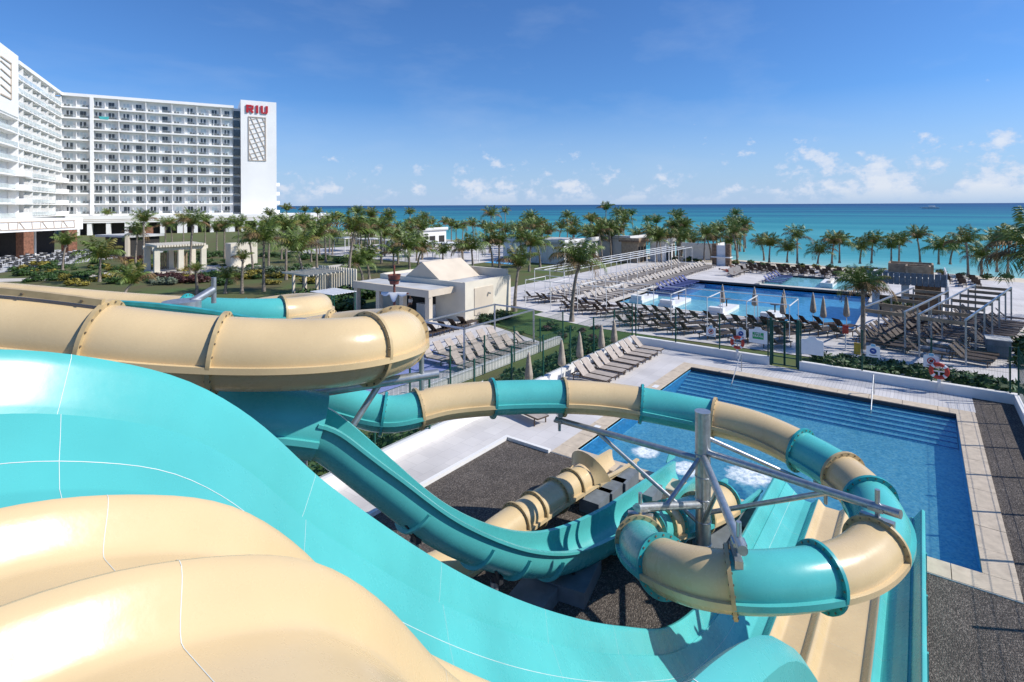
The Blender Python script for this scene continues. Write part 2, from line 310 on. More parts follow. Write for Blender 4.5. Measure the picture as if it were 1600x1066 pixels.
def sweep(mb, fr, prof, i0, i1, closed=True, caps=False):
    n = len(prof); vs = []
    for i in range(i0, i1+1):
        p, T, a, b = fr[i]; vs += [p+a*x+b*y for x, y in prof]
    m = i1-i0; fs = [(i*n+j, i*n+(j+1) % n, (i+1)*n+(j+1) % n, (i+1)*n+j) for i in range(m) for j in range(n if closed else n-1)]
    if caps: fs += [tuple(range(n)), tuple(range(m*n+n-1, m*n-1, -1))]
    mb.add(vs, fs)
def circ(r, n=28, a0=0, a1=2*math.pi): return [(r*math.cos(a0+(a1-a0)*i/n), r*math.sin(a0+(a1-a0)*i/n)) for i in range(n if a1-a0 > 6.2 else n+1)]
def flange(parent, f, r, m, w=.075, th=.055, arc=None, bolts=True):
    p, T, a, b = f; fr2 = [(p-T*th/2, T, a, b), (p+T*th/2, T, a, b)]; mb = MB()
    an = arc or (0, 2*math.pi); n = 32; full = arc is None
    pts = [an[0]+(an[1]-an[0])*i/n for i in range(n if full else n+1)]; vs = []
    for (q, T_, a_, b_) in fr2:
        for rr in (r-.012, r+w):
            vs += [q+a_*(rr*math.cos(x))+b_*(rr*math.sin(x)) for x in pts]
    k = len(pts); fs = []
    for i in range(k if full else k-1):
        j = (i+1) % k
        fs += [(i, j, k+j, k+i), (2*k+i, 3*k+i, 3*k+j, 2*k+j), (k+i, k+j, 3*k+j, 3*k+i), (i, 2*k+i, 2*k+j, j)]
    mb.add(vs, fs); ob = mb.build('flange', m, parent, 'auto')
    if bolts:
        bb = MB(); nb = 20
        for i in range(nb):
            x = an[0]+(an[1]-an[0])*(i+.5)/nb; q = p+(a*math.cos(x)+b*math.sin(x))*(r+w*.55)
            bb.cyl(q-T*(th/2+.014), q+T*(th/2+.014), .016, n=6)
        bb.build('bolts', 'bolt', ob)['kind'] = 'stuff'
    return ob
def lips(mb, fr, r, i0, i1, drop=-.17, out=.075, h=.045):
    for sg in (-1, 1):
        an = drop; x, y = math.cos(an), math.sin(an)
        q = [(sg*x*(r-.01), y*r-h), (sg*(x*r+out), y*r-h), (sg*(x*r+out), y*r+h), (sg*x*(r-.01), y*r+h)]
        sweep(mb, fr, q if sg > 0 else q[::-1], i0, i1, True, True)
def tube_slide(name, label, pts, r, marks, cols, step=.12, sm=14, endarc=None, bolts=True, win=70):
    """marks: pixels in the photograph where flanges sit, in order along the path; cols: colour of each section"""
    path = resample(smooth_path(resample(catmull(pts, 10), .1), sm), step); fr = frames(path); n = len(fr)
    idx = [0]
    for (mx_, my_) in marks:
        best = min(range(idx[-1]+4, min(n, idx[-1]+win)), key=lambda i: (pix(path[i])[0]-mx_)**2+(pix(path[i])[1]-my_)**2) if idx[-1]+4 < n else n-1
        idx.append(best)
    idx.append(n-1); root = thing(name, label, 'water slide', (path[-1].x, path[-1].y, 0))
    for k in range(len(idx)-1):
        c = cols[k % len(cols)]; mb = MB(); sweep(mb, fr, circ(r), idx[k], idx[k+1]); lips(mb, fr, r, idx[k], idx[k+1])
        o = mb.build('tube_section', c, root, 'auto')
        if k > 0: flange(o, fr[idx[k]], r, c+'_flange', bolts=bolts)
    return root, fr, idx
# ================================================================ THE SETTING
SHORE = [(-600, 40), (-200, 76), (-40, 85), (-4, 88.5), (20, 91), (30, 92.5), (98, 103), (180, 122), (300, 150), (900, 300)]
def shore(t):
    for (t0, s0), (t1, s1) in zip(SHORE, SHORE[1:]):
        if t <= t1: return s0+(s1-s0)*(t-t0)/(t1-t0)
    return SHORE[-1][1]
def setting():
    ts = [-600, -300, -200, -100, -40, -20, -4, 8, 20, 30, 45, 60, 80, 98, 130, 180, 240, 300, 500, 900]
    HOLES = ((16.4, 28.2, -1.1, 9.6),)
    mb = MB(); W_ = -.05
    xs = [-400, 16.4, 28.2]; n = 0
    # land around the splash pool and main pool openings: strips
    def strip(a0, a1, t0, t1): mb.add([(a0, t0, W_), (a1(t0) if callable(a1) else a1, t0, W_), (a1(t1) if callable(a1) else a1, t1, W_), (a0, t1, W_)], [(0, 1, 2, 3)])
    edge = lambda t: shore(t)-11
    tt = sorted(set(ts+[-1.2, 9.7, 3.6, 21.6, 3.9, 13.6, 17.0, 29.0, 25.6]))
    for t0, t1 in zip(tt, tt[1:]):
        c = (t0+t1)/2; cuts = []
        if -1.2 < c < 9.7: cuts.append((16.3, 28.3))
        if 3.6 < c < 21.6: cuts.append((43.2, 60.1))
        if 3.9 < c < 13.6: cuts.append((61.0, 69.8))
        a = -400
        for (c0, c1) in cuts: strip(a, c0, t0, t1); a = c1
        strip(a, edge, t0, t1)
    g = mb.build('ground', 'grass'); g['kind'] = 'structure'
    mb = MB()
    for t0, t1 in zip(ts, ts[1:]):
        for (a, z0), (b, z1) in (((-12, -.035), (-6, -.10)), ((-6, -.10), (1, -.62)), ((1, -.62), (14, -1.6))):
            mb.add([(shore(t0)+a, t0, z0), (shore(t0)+b, t0, z1), (shore(t1)+b, t1, z1), (shore(t1)+a, t1, z0)], [(0, 1, 2, 3)])
    struct('beach', mb, 'sand', smooth=True)
    mb = MB(); e = [30, 70, 100, 200, 400, 800, 2000, 6000, 20000, 60000]
    for a, b in zip(e, e[1:]): mb.add([(a, -60000, -.72), (b, -60000, -.72), (b, 60000, -.72), (a, 60000, -.72)], [(0, 1, 2, 3)])
    struct('ocean', mb, 'ocean')
setting()
def splash_pool():
    s0, s1, t0, t1 = 16.4, 28.2, -1.1, 9.6
    # decks: sheets stepping up 4 mm
    sheet('gravel_bed', rect(-12, 15.7, -3.1, 12.0), -.012, 'gravel'); sheet('gravel_strip', rect(15.7, 31.0, -3.1, -1.72), -.012, 'gravel')
    sheet('pool_deck', [(15.7, 10.2), (28.85, 10.2), (28.85, 14.1), (-2, 14.1), (-2, 12.15), (15.7, 12.15)], .0, 'deck')
    sheet('plank_walkway', rect(28.85, 31.0, -1.75, 14.1), .0, 'plank_deck')
    cp = tag(thing('pool_coping', None, None, (22, 4, 0)), kind='structure')
    def stones(a0, a1, b0, b1, along):
        L_ = (a1-a0) if along == 's' else (b1-b0); n = max(1, round(L_/1.15))
        for i in range(n):
            g = .008
            if along == 's': q = (a0+L_*i/n+g, a0+L_*(i+1)/n-g, b0, b1)
            else: q = (a0, a1, b0+L_*i/n+g, b0+L_*(i+1)/n-g)
            MB().box(*q, -.10, .022+random.uniform(-.002, .002)).build('coping_stone', 'coping', cp)
    stones(s0-.68, s0, t0-.62, t1+.6, 't'); stones(s1, s1+.62, t0-.62, t1+.6, 't'); stones(s0, s1, t0-.62, t0, 's'); stones(s0, s1, t1, t1+.6, 's')
    MB().box(s0-.7, s0-.69, t0-.64, t1+.6, -.2, .012).build('edge_face', 'white_wall', cp)
    # basin
    mb = MB(); zb = -.72
    mb.add([(s0, t0, zb), (s1, t0, zb), (s1, t1, zb), (s0, t1, zb)], [(0, 1, 2, 3)]); ba = struct('pool_basin', mb, 'pool_tile')
    mb = MB()
    for a, b in (((s0, t0), (s1, t0)), ((s1, t0), (s1, t1)), ((s1, t1), (s0, t1)), ((s0, t1), (s0, t0))): mb.add([(*a, zb), (*b, zb), (*b, -.02), (*a, -.02)], [(3, 2, 1, 0)])
    mb.build('basin_wall', 'tile_mid', ba)
    MB().box(s1-.06, s1-.01, t0+.01, t1-.01, -.16, .0).build('tile_band', 'coping_dark', ba)
    for k in range(6):
        MB().box(s1-.07-.34*(k+1), s1-.07-.34*k, t0+.02, t1-.02, zb+.002, -.22-.085*k).build('step', 'pool_tile', ba)
        MB().box(s1-.07-.34*(k+1)-.003, s1-.07-.34*(k+1)+.05, t0+.03, t1-.03, -.25-.085*k, -.216-.085*k).build('step_nosing', 'tile_dark', ba)
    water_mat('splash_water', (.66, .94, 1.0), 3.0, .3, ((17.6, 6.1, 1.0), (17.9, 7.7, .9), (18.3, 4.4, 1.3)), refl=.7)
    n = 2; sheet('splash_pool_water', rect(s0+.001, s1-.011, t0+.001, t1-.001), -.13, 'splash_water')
    # kerb round the gravel and low white walls with fence
    k1 = MB().box(-2, 15.72, 12.0, 12.14, -.1, .10).build('gravel_kerb', 'white_wall'); tag(k1, 'long low white kerb between dark gravel and pale deck', 'kerb')
    k2 = MB().box(15.57, 15.71, 10.22, 11.995, -.1, .10).build('gravel_kerb', 'white_wall'); tag(k2, 'short white kerb at the pool end of the gravel', 'kerb')
    tag(MB().box(-4, 31.28, 14.1, 14.36, -.1, .42).build('low_wall', 'white_wall'), 'low white wall behind the beige loungers, carrying green fence', 'wall')
    tag(MB().box(31.0, 31.28, 6.42, 14.095, -.1, .42).build('low_wall', 'white_wall'), 'low white wall between the pool gate and loungers corner', 'wall')
    tag(MB().box(31.0, 31.28, -3.1, 5.0, -.1, .42).build('low_wall', 'white_wall'), 'low white wall in front of the shrubs and grey stones', 'wall')
    tag(MB().box(4, 31.28, -3.4, -3.105, -.1, .42).build('low_wall', 'white_wall'), 'low white wall bounding the narrow gravel strip', 'wall')
    for t in (7.3, 1.7):                                   # slanting handrails into the pool
        mb = MB(); p = [(29.0, t, .02), (28.95, t, .85), (28.75, t, .93), (27.0, t, -.25)]
        for a, b in zip(p, p[1:]): mb.cyl(a, b, .024, n=8)
        tag(mb.build('pool_handrail', 'steel'), 'slanting stainless handrail over the splash pool steps', 'handrail', 'splash pool handrails')
    for (s, t) in ((24.2, 9.9), (18.4, 9.9)):
        o = MB().box(s-.2, s+.2, t-.12, t+.12, .026, .03).build('depth_marker', 'sign_white'); tag(o, 'white depth marker tile set in the beige coping', 'marker', 'coping depth markers')
splash_pool()
# ---------------------------------------------------------------- fences
def fence(name, label, a, b, z0, z1, step=2.5, wires=True, hw=.05, gap=None):
    a, b = Vector((*a, z0)), Vector((*b, z0)); d = b-a; n = max(1, round(d.length/step)); root = thing(name, label, 'fence', (a.x, a.y, z0)); u = d.normalized()
    me = None
    for i in range(n+1):
        p = a+d*i/n; q = MB().bar(p, p+Vector((0, 0, z1-z0+.04)), .06, .06); q.build('post', 'fence_green', root)
    if wires:
        for i in range(n):
            p = a+d*i/n; q = a+d*(i+1)/n; L_ = (q-p).length; mb = MB(); m = int(L_/hw)
            for k in range(1, m):
                c = p+u*(L_*k/m); mb.bar(c+Vector((0, 0, .04)), c+Vector((0, 0, z1-z0)), .005, .005)
            for h in (.05, .45, .85, 1.25, 1.65, z1-z0-.02):
                if h < z1-z0: mb.bar(p+Vector((0, 0, h)), q+Vector((0, 0, h)), .008, .008)
            o = mb.build('wire_panel', 'fence_green', root); o['kind'] = 'stuff'
    return root
fence('mesh_fence', 'green wire fence on low wall behind beige loungers', (4.0, 14.23), (31.14, 14.23), .42, 2.35)
fence('mesh_fence', 'green wire fence from the gate to the loungers corner', (31.14, 6.5), (31.14, 14.0), .42, 2.35)
fence('mesh_fence', 'green wire fence with signs before the shrubs and stones', (31.14, -3.0), (31.14, 4.95), .42, 2.35)
fence('mesh_fence', 'green wire fence along the narrow gravel strip', (8.0, -3.25), (31.0, -3.25), .42, 2.4, hw=.07)
fence('mesh_fence', 'green wire fence between hedge and children terrace', (13.5, 17.6), (28.5, 17.6), .0, 1.9)
def gate():
    g = thing('pool_gate', 'dark green double metal gate in the low white wall', 'gate', (31.14, 5.7, 0))
    for t in (5.06, 6.36): MB().bar((31.14, t, 0), (31.14, t, 2.5), .12, .12).build('gate_post', 'fence_green', g)
    for (a, b) in ((5.15, 5.69), (5.73, 6.27)):
        mb = MB()
        for t in (a, b): mb.bar((31.14, t, .06), (31.14, t, 2.36), .06, .05)
        for z in (.09, .5, 2.33): mb.bar((31.14, a, z), (31.14, b, z), .05, .05)
        lf = mb.build('gate_leaf', 'fence_green', g); mb = MB()
        for k in range(1, 9): t = a+(b-a)*k/9; mb.bar((31.14, t, .5), (31.14, t, 2.33), .005, .005)
        mb.build('wire_panel', 'fence_green', lf)
gate()
def text(body, size, m, parent, loc, rot, name='lettering', ex=.004, bold=0.0):
    c = bpy.data.curves.new(name, 'FONT'); c.body = body; c.size = size; c.align_x = 'CENTER'; c.align_y = 'CENTER'; c.extrude = ex; c.offset = bold; c.space_character = 1.12
    tmp = bpy.data.objects.new('tmp', c); COL.objects.link(tmp); dg = bpy.context.evaluated_depsgraph_get(); dg.update()
    me = bpy.data.meshes.new_from_object(tmp.evaluated_get(dg)); bpy.data.objects.remove(tmp); me.materials.clear(); me.materials.append(MATS[m])
    o = put(me, name, parent); o.location = loc; o.rotation_euler = rot; return o
FACE = (R(90), 0, R(-90))                                 # text facing -s (towards the slides)
def fence_sign(t, z, wd, hh, kind, label):
    g = thing('safety_sign', label, 'sign', (31.06, t, z)); x = 31.07
    p = [(t-wd/2, z-hh/2), (t+wd/2, z-hh/2), (t+wd/2, z+hh*.36), (t+wd*.22, z+hh*.42), (t+wd*.14, z+hh*.58), (t-wd*.14, z+hh*.58), (t-wd*.22, z+hh*.42), (t-wd/2, z+hh*.36)]
    n = len(p); MB().add([(x, a, b) for a, b in p]+[(x+.02, a, b) for a, b in p], [tuple(range(n)), tuple(range(2*n-1, n-1, -1))]+[(i, n+i, n+(i+1) % n, (i+1) % n) for i in range(n)]).build('board', 'sign_white', g)
    if kind in ('must', 'no'):
        MB().box(x-.004, x-.001, t-wd*.15, t+wd*.15, z+hh*.38, z+hh*.55).build('emblem', 'sign_cyan', g)
        if kind == 'must': MB().cyl((x-.006, t, z), (x-.001, t, z), hh*.24, n=24).build('pictogram', 'sign_blue', g); MB().bar((x-.008, t-.05, z), (x-.008, t+.06, z+.03), .006, .03).build('pictogram_mark', 'sign_white', g)
        else:
            MB().torus((x-.003, t, z), (1, 0, 0), hh*.22, hh*.035, 24, 6).build('prohibition_ring', 'buoy_red', g); MB().bar((x-.004, t-hh*.15, z+hh*.15), (x-.004, t+hh*.15, z-hh*.15), .006, .03).build('prohibition_bar', 'buoy_red', g)
            MB().cyl((x-.003, t, z), (x-.001, t, z), hh*.13, n=10).build('pictogram', 'black', g)
        MB().box(x-.004, x-.001, t-wd*.3, t+wd*.3, z-hh*.38, z-hh*.33).build('caption', 'dark_furn', g)
    if kind == 'green':
        MB().box(x-.006, x-.001, t-wd*.30, t+wd*.30, z-hh*.22, z+hh*.22).build('green_panel', 'sign_green', g)
        text('LAST\nTRAVEL', .14, 'sign_white', g, (-.018, 0, .05), FACE, bold=.003)
    return g
fence_sign(9.45, 1.35, .52, .56, 'no', 'white prohibition sign on the fence, between lounger corner and lifebuoy')
fence_sign(7.85, 1.45, .50, .56, 'must', 'white sign with blue disc above the lifebuoy near the gate')
fence_sign(6.98, 1.45, .92, .80, 'green', 'white board with green lettered panel beside the gate')
fence_sign(4.42, 1.28, 1.0, .85, 'plain', 'blank pale board on the fence beside the gate')
fence_sign(1.85, 1.45, .55, .58, 'must', 'white sign with blue disc in front of the small lawn')
fence_sign(-.35, 1.35, .58, .60, 'no', 'white sign with red prohibition ring before the shrubs')
def lifebuoy(t, label):
    g = thing('lifebuoy', label, 'lifebuoy', (30.9, t, 0)); c = (30.92, t, .98)
    for k in range(4):
        a = math.pi/4+k*math.pi/2; MB().torus(c, (1, 0, 0), .29, .085, 8, 8, a+.16, a+math.pi/2-.16).build('red_segment', 'buoy_red', g, True)
        MB().torus(c, (1, 0, 0), .29, .088, 3, 8, a-.16, a+.16).build('white_band', 'sign_white', g, True)
    MB().bar((30.96, t, 0), (30.96, t, .95), .07, .05).build('stand', 'white_paint', g); MB().bar((30.97, t-.3, .95), (30.97, t+.3, .95), .04, .05).build('bracket', 'white_paint', g)
    mb = MB()
    for k in range(5): mb.cyl((30.9, t-.08+.04*k, .1), (30.88, t-.04+.02*k, .72), .012, n=5)
    mb.build('rope', 'sign_white', g)
lifebuoy(8.0, 'red and white lifebuoy on a stand near the pool gate'); lifebuoy(-.62, 'red and white lifebuoy in front of the shrubs and stones')
e = fence_sign(0, 0, .1, .1, 'plain', 'x')
for o in [e]+list(e.children): bpy.data.objects.remove(o)
es = thing('exit_sign', 'small green sign on the fence behind the tube slide', 'sign', (16.4, 14.1, 1.2)); MB().box(16.1, 16.75, 14.12, 14.14, 1.0, 1.42).build('board', 'sign_white', es); MB().box(16.15, 16.7, 14.112, 14.118, 1.06, 1.36).build('green_panel', 'sign_green', es)
# ================================================================ THE SLIDES
def lane_slide():
    prof = [(-4, 7.4), (-1, 7.4), (.3, 7.35), (.95, 7.12), (1.3, 6.84), (1.8, 6.24), (3.3, 4.74), (5, 3.34), (6.6, 2.2), (8.5, 1.02), (9.7, .56), (10.8, .30), (12.5, .22), (15, .19), (17.35, .17)]
    # monotone cubic through the measured heights
    xs = [p[0] for p in prof]; ys = [p[1] for p in prof]; dl = [(ys[i+1]-ys[i])/(xs[i+1]-xs[i]) for i in range(len(xs)-1)]
    ms = [dl[0]]+[0 if dl[i-1]*dl[i] <= 0 else 2*dl[i-1]*dl[i]/(dl[i-1]+dl[i]) for i in range(1, len(dl))]+[dl[-1]]
    def zf(x):
        for i in range(len(xs)-1):
            if x <= xs[i+1]:
                h = xs[i+1]-xs[i]; u = (x-xs[i])/h
                return ys[i]*(1+2*u)*(1-u)**2+ms[i]*h*u*(1-u)**2+ys[i+1]*u*u*(3-2*u)+ms[i+1]*h*u*u*(u-1)
        return ys[-1]
    t0, t1 = .30, 3.32
    path = []; x = -3.5
    while x < 17.35: path.append(Vector((x, 0, zf(x)))); x += .07 if x < 4 else .12
    path = smooth_path(path, 3); fr = frames(path); divs = [.93, 1.78, 2.40]
    DH = .155; LW = [(2.55, 0), (2.70, .01), (2.83, .05), (2.95, .125), (3.06, .21), (3.15, .275), (3.168, .255), (3.19, .257), (3.21, .30), (3.32, .50)]
    def bank(t):                                           # outer wall: a broad bank with a groove below the upper panel
        for (a, p), (b, q) in zip(LW, LW[1:]):
            if a <= t <= b: return p+(q-p)*(t-a)/(b-a)
        return 0 if t < LW[0][0] else LW[-1][1]
    def h(t):
        v = 0
        for d in divs:
            u = 1-abs(t-d)/.165
            if u > 0: v = max(v, DH*u*u*(3-2*u))
        return max(v, bank(t), bank(t1+t0-t)*1.0)
    def drop(s, t):                                        # lane floors sink below the dividers where the run steepens
        u = min(1, max(0, (s-.8)/1.3)); w_ = 1-min(1, max(0, (max(t, t1+t0-t)-2.7)/.5)); return .03-.12*u*u*(3-2*u)*w_
    def kk(s): u = min(1, max(0, (s-2)/6)); return 1+.09*u*u*(3-2*u)          # the run widens slightly below the drop
    def wide(mb, fr_, pr, i0, i1, closed=True, caps=False):
        fw = [(p, T, a*kk(p.x), b) for p, T, a, b in fr_]; q = [(x+t1, y) for x, y in pr]
        fw = [(p-a.normalized()*t1, T, a, b) for p, T, a, b in fw]; n = len(q); vs = []
        for i in range(i0, i1+1):
            p, T, a, b = fw[i]
            vs += [p+a*x+b*(y+drop(p.x, t1-x)) for x, y in q]
        m = i1-i0; fs = [(i*n+j, i*n+(j+1) % n, (i+1)*n+(j+1) % n, (i+1)*n+j) for i in range(m) for j in range(n if closed else n-1)]
        if caps: fs += [tuple(range(n)), tuple(range(m*n+n-1, m*n-1, -1))]
        mb.add(vs, fs)
    root = thing('lane_slide', 'wide four lane racing slide in tan and turquoise dropping to the pool', 'water slide', (17, 1.8, 0))
    def lane(a, b, m, wall=None):
        ps = sorted([a+(b-a)*i/40 for i in range(41)]+[q for p_ in LW for q in (p_[0], t1+t0-p_[0]) if a < q < b]); pr = [(-t, h(t)) for t in ps]
        hL, hR = h(t1), h(t0)
        if wall == 'L': pr += [(-t1-.02, hL+.016), (-t1-.05, hL+.012), (-t1-.075, hL-.01), (-t1-.08, hL-.05), (-t1-.045, hL-.06), (-t1-.04, -.2)]
        if wall == 'R': pr = [(-t0+.04, -.2), (-t0+.045, hR-.06), (-t0+.08, hR-.05), (-t0+.075, hR-.01), (-t0+.05, hR+.012), (-t0+.02, hR+.016)]+pr
        mb = MB(); wide(mb, fr, pr, 0, len(fr)-1, False); o = mb.build('lane', m, root, 'auto')
        lo = min(p[1] for p in pr); xs_ = [p[0] for p in pr]
        mb = MB(); wide(mb, fr, [(max(xs_)-.002, -.135), (max(xs_)-.002, -.17), (min(xs_)+.002, -.17), (min(xs_)+.002, -.135)], 0, len(fr)-1, True, True); mb.build('underside', m, o)
        return o, pr
    la = [lane(t0, divs[0], 'teal', 'R'), lane(divs[0], divs[1], 'tan'), lane(divs[1], divs[2], 'tan'), lane(divs[2], t1, 'teal', 'L')]
    # joint lines between the moulded panels
    sj = [-1.2, .62, 1.72, 3.0, 4.6, 6.4, 8.2, 10.0, 11.8, 13.6, 15.4]
    for o, pr in la:
        for sv in sj:
            i = min(range(len(path)), key=lambda k: abs(path[k].x-sv)); p, T, a, b = fr[i]; mb = MB()
            f2 = [(p+T*dd+b*.0012, T, a, b) for dd in (-.0012, .0012)]; wide(mb, f2, pr, 0, 1, False); mb.build('joint', 'seam', o)
    mb = MB(); wide(mb, fr, [(-2.949, h(2.949)+.002), (-2.952, h(2.952)+.002)], 0, len(fr)-1, False); mb.build('joint', 'seam', la[3][0])
    for sv in sj[1:]:
        i = min(range(len(path)), key=lambda k: abs(path[k].x-sv)); p, T, a, b = fr[i]
        for (c, sg) in ((-t1-.04, -1), (-t0+.04, 1)):
            mb = MB(); f2 = [(p+T*dd, T, a, b) for dd in (-.03, .03)]
            wide(mb, f2, [(c, -.18), (c+sg*.06, -.18), (c+sg*.06, h(t0)-.09), (c, h(t0)-.09)][::sg], 0, 1, True, True); mb.build('rib', 'teal', root)
    for sv in (1.6, 4.2, 7.0, 9.6):
        z = zf(sv)-.25
        for t in (.6, 2.9): MB().cyl((sv, t, -.02), (sv, t, z), .085, n=12).build('support_post', 'steel', root, 'auto')
        MB().bar((sv, .3, z), (sv, 3.2, z), .12, .12).build('cross_beam', 'steel', root)
    return root
lane_slide()
def platform():
    g = thing('slide_tower', 'slide start tower deck behind the slide mouths', 'tower', (-5, 6, 0))
    MB().box(-9, -3.55, -2, 14, 6.65, 6.85).build('deck', 'steel', g)
    for s in (-8.6, -4.0):
        for t in (-1.5, 4, 9, 13.5): MB().cyl((s, t, -.02), (s, t, 6.65), .14, n=12).build('column', 'steel', g, True)
platform()
# ---- big tan tube that loops and turns into the open turquoise chute
big = [C3(-11.5, 7.0, 7.05), C3(-9.2, 7.25, 6.95), C3(-7, 7.5, 6.78), C3(-5, 7.8, 6.45), C3(-3.6, 8.15, 6.27), C3(-2.5, 8.7, 6.18), C3(-2.08, 9.7, 6.08), C3(-2.5, 10.75, 5.93),
       C3(-3.6, 11.25, 5.76), C3(-4.75, 10.8, 5.6), C3(-5.2, 9.85, 5.42), C3(-4.75, 9.0, 5.26), C3(-4.0, 8.72, 5.12), C3(-3.2, 8.98, 4.86)]
rootB, frB, idB = tube_slide('loop_slide', 'big tan tube slide that loops and becomes a turquoise open chute', big, .53, [(158, 520), (345, 552), (575, 545), (640, 520)], ['tan', 'tan', 'tan', 'tan', 'tan'], sm=8)
def finish_big():
    # recolour: after the loop's back the tube is turquoise; rebuild the last section in pieces
    last = [c for c in rootB.children if c.name.startswith('tube_section')][-1]; bpy.data.objects.remove(last.children[0].children[0]) if last.children and last.children[0].children else None
    for ch in list(last.children): bpy.data.objects.remove(ch)
    bpy.data.objects.remove(last); n = len(frB); i0 = idB[-2]; cut = [i0, i0+int((n-1-i0)*.30), i0+int((n-1-i0)*.60), n-1]
    for k, c in enumerate(('tan', 'tan', 'teal')):
        mb = MB(); sweep(mb, frB, circ(.53), cut[k], cut[k+1]); lips(mb, frB, .53, cut[k], cut[k+1]); o = mb.build('tube_section', c, rootB, 'auto'); flange(o, frB[cut[k]], .53, c+'_flange')
    # rim flange and turquoise far wall of the open start section
    j = idB[1]; mb = MB(); sweep(mb, frB, [(.12, .56), (.12, .64), (.20, .64), (.20, .55)], max(0, j-34), j, True, True); mb.build('rim_flange', 'tan_flange', rootB)
    bb = MB()
    for i in range(max(0, j-32), j, 6): p, T, a, b = frB[i]; q = p+a*.205+b*.59; bb.cyl(q-a*.02, q+a*.02, .018, n=6)
    bb.build('bolts', 'bolt', rootB)['kind'] = 'stuff'
    k1 = idB[2]+8; j0 = j-2; mb = MB(); rm = MB(); rings = []; rr = []
    for i in range(j0, k1+1):
        p, T, a, b = frB[i]; u = (i-j0)/(k1-j0); hh = .28+.18*math.sin(math.pi*(.25+.75*u))
        rings.append([p+a*x+b*y for x, y in ((-.46, .1), (-.50, .30), (-.56, hh), (-.60, hh), (-.55, .28), (-.50, .08))]); rr.append([p+a*x+b*y for x, y in ((-.63, hh), (-.63, hh+.05), (-.53, hh+.05), (-.53, hh))])
    for m_, rg, k in ((mb, rings, 6), (rm, rr, 4)): m_.add([q for r_ in rg for q in r_], [(i*k+c, i*k+(c+1) % k, (i+1)*k+(c+1) % k, (i+1)*k+c) for i in range(len(rg)-1) for c in range(k)])
    o = mb.build('far_wall', 'teal', rootB, 'auto'); rm.build('rim', 'teal_flange', o)
finish_big()
chute = [C3(-3.32, 8.93, 4.90), C3(-3.1, 9.03, 4.80), D(600, 742, 9.45), D(700, 818, 10.1), D(800, 858, 11.1), D(880, 858, 12.2), D(960, 822, 13.5), D(1020, 779, 14.9), D(1062, 748, 16.3), D(1076, 738, 16.9)]
def u_prof(r, up, th=.03, lip=.09):
    arc = [(r*math.cos(a), r*math.sin(a)) for a in [math.pi*(1+i/16) for i in range(17)]]
    inner = [(-r, up)]+arc+[(r, up)]; R2 = r+th
    outer = [(R2+lip-.02, up), (R2+lip-.02, up-.05), (R2, up-.06)]+[(R2*math.cos(a), R2*math.sin(a)) for a in [2*math.pi-math.pi*i/16 for i in range(17)]]+[(-R2, up-.06), (-R2-lip+.02, up-.05), (-R2-lip+.02, up)]
    return inner+outer
def open_chute(parent, pts, r, up, m, marks, sm=8, flare=None):
    path = resample(smooth_path(resample(catmull(pts, 10), .1), sm), .12); fr = frames(path); mb = MB(); pr = u_prof(r, up); n = len(fr)
    idx = [0]+[min(range(2, n-2), key=lambda i: (pix(path[i])[0]-x)**2+(pix(path[i])[1]-y)**2) for x, y in marks]+[n-1]
    for k in range(len(idx)-1):
        mb = MB(); sweep(mb, fr, pr, idx[k], idx[k+1], True, True); o = mb.build('chute_section', m, parent, 'auto')
        if k:
            f = fr[idx[k]]; flange(o, f, r+.03, m, .07, .05, (math.pi, 2*math.pi), False)
    return fr, idx
frC, idC = open_chute(rootB, chute, .44, .20, 'teal', [(655, 782), (745, 842), (800, 860), (850, 862), (950, 828)])
def fin(parent, f, r, m, hgt=.55):                         # raised scoop at a chute's pool end
    p, T, a, b = f; mb = MB()
    for sg in (-1, 1):
        q = p+a*(sg*(r+.015)); n = 8; vs = []
        for i in range(n+1): u = i/n; c = q-T*(.7*(1-u))+b*(.30); vs += [c-a*.012, c+a*.012, c+b*(hgt*math.sin(u*math.pi*.9)*.5+.05)+a*.012, c+b*(hgt*math.sin(u*math.pi*.9)*.5+.05)-a*.012]
        fs = [(4*i+j, 4*i+(j+1) % 4, 4*i+4+(j+1) % 4, 4*i+4+j) for i in range(n) for j in range(4)]+[(3, 2, 1, 0), (4*n, 4*n+1, 4*n+2, 4*n+3)]
        mb.add(vs, fs)
    mb.build('splash_fin', m, parent, 'auto')
fin(rootB, frC[-1], .47, 'teal')
def clamp_post(parent, f, r, zfoot=0.0, rad=.085, dx=0):
    p, T, a, b = f; top = p-Vector((0, 0, r+.16))
    MB().cyl((top.x, top.y, zfoot), (top.x, top.y, top.z-.1), rad, n=14).build('support_post', 'steel', parent, 'auto')
    mb = MB(); mb.bar(top-a*.22, top+a*.22, .10, .14); mb.bar(top+a*.16, p-b*(r*.75)+a*(r*.62), .05, .05); mb.bar(top-a*.16, p-b*(r*.75)-a*(r*.62), .05, .05); mb.cyl(top-Vector((0, 0, .25)), top, rad*.8, n=10)
    mb.build('saddle', 'dark_furn', parent)
    MB().cyl((top.x, top.y, zfoot), (top.x, top.y, zfoot+.04), rad*1.9, n=14).build('base_plate', 'steel', parent)
def footing(c, sx, sy, h, rz=0, label='dark grey concrete footing block on the gravel'):
    mb = MB().box(-sx/2, sx/2, -sy/2, sy/2, 0, h); me = mb.mesh('footing_block', 'footing'); o = put(me, 'footing_block', None, (c[0], c[1], -.02), rz)
    return tag(o, label, 'footing', 'footing blocks on the gravel')
for k in (idC[1]-1, idC[2]+4, idC[4]+6): clamp_post(rootB, frC[k], .47, .33 if k > idC[2] else 0)
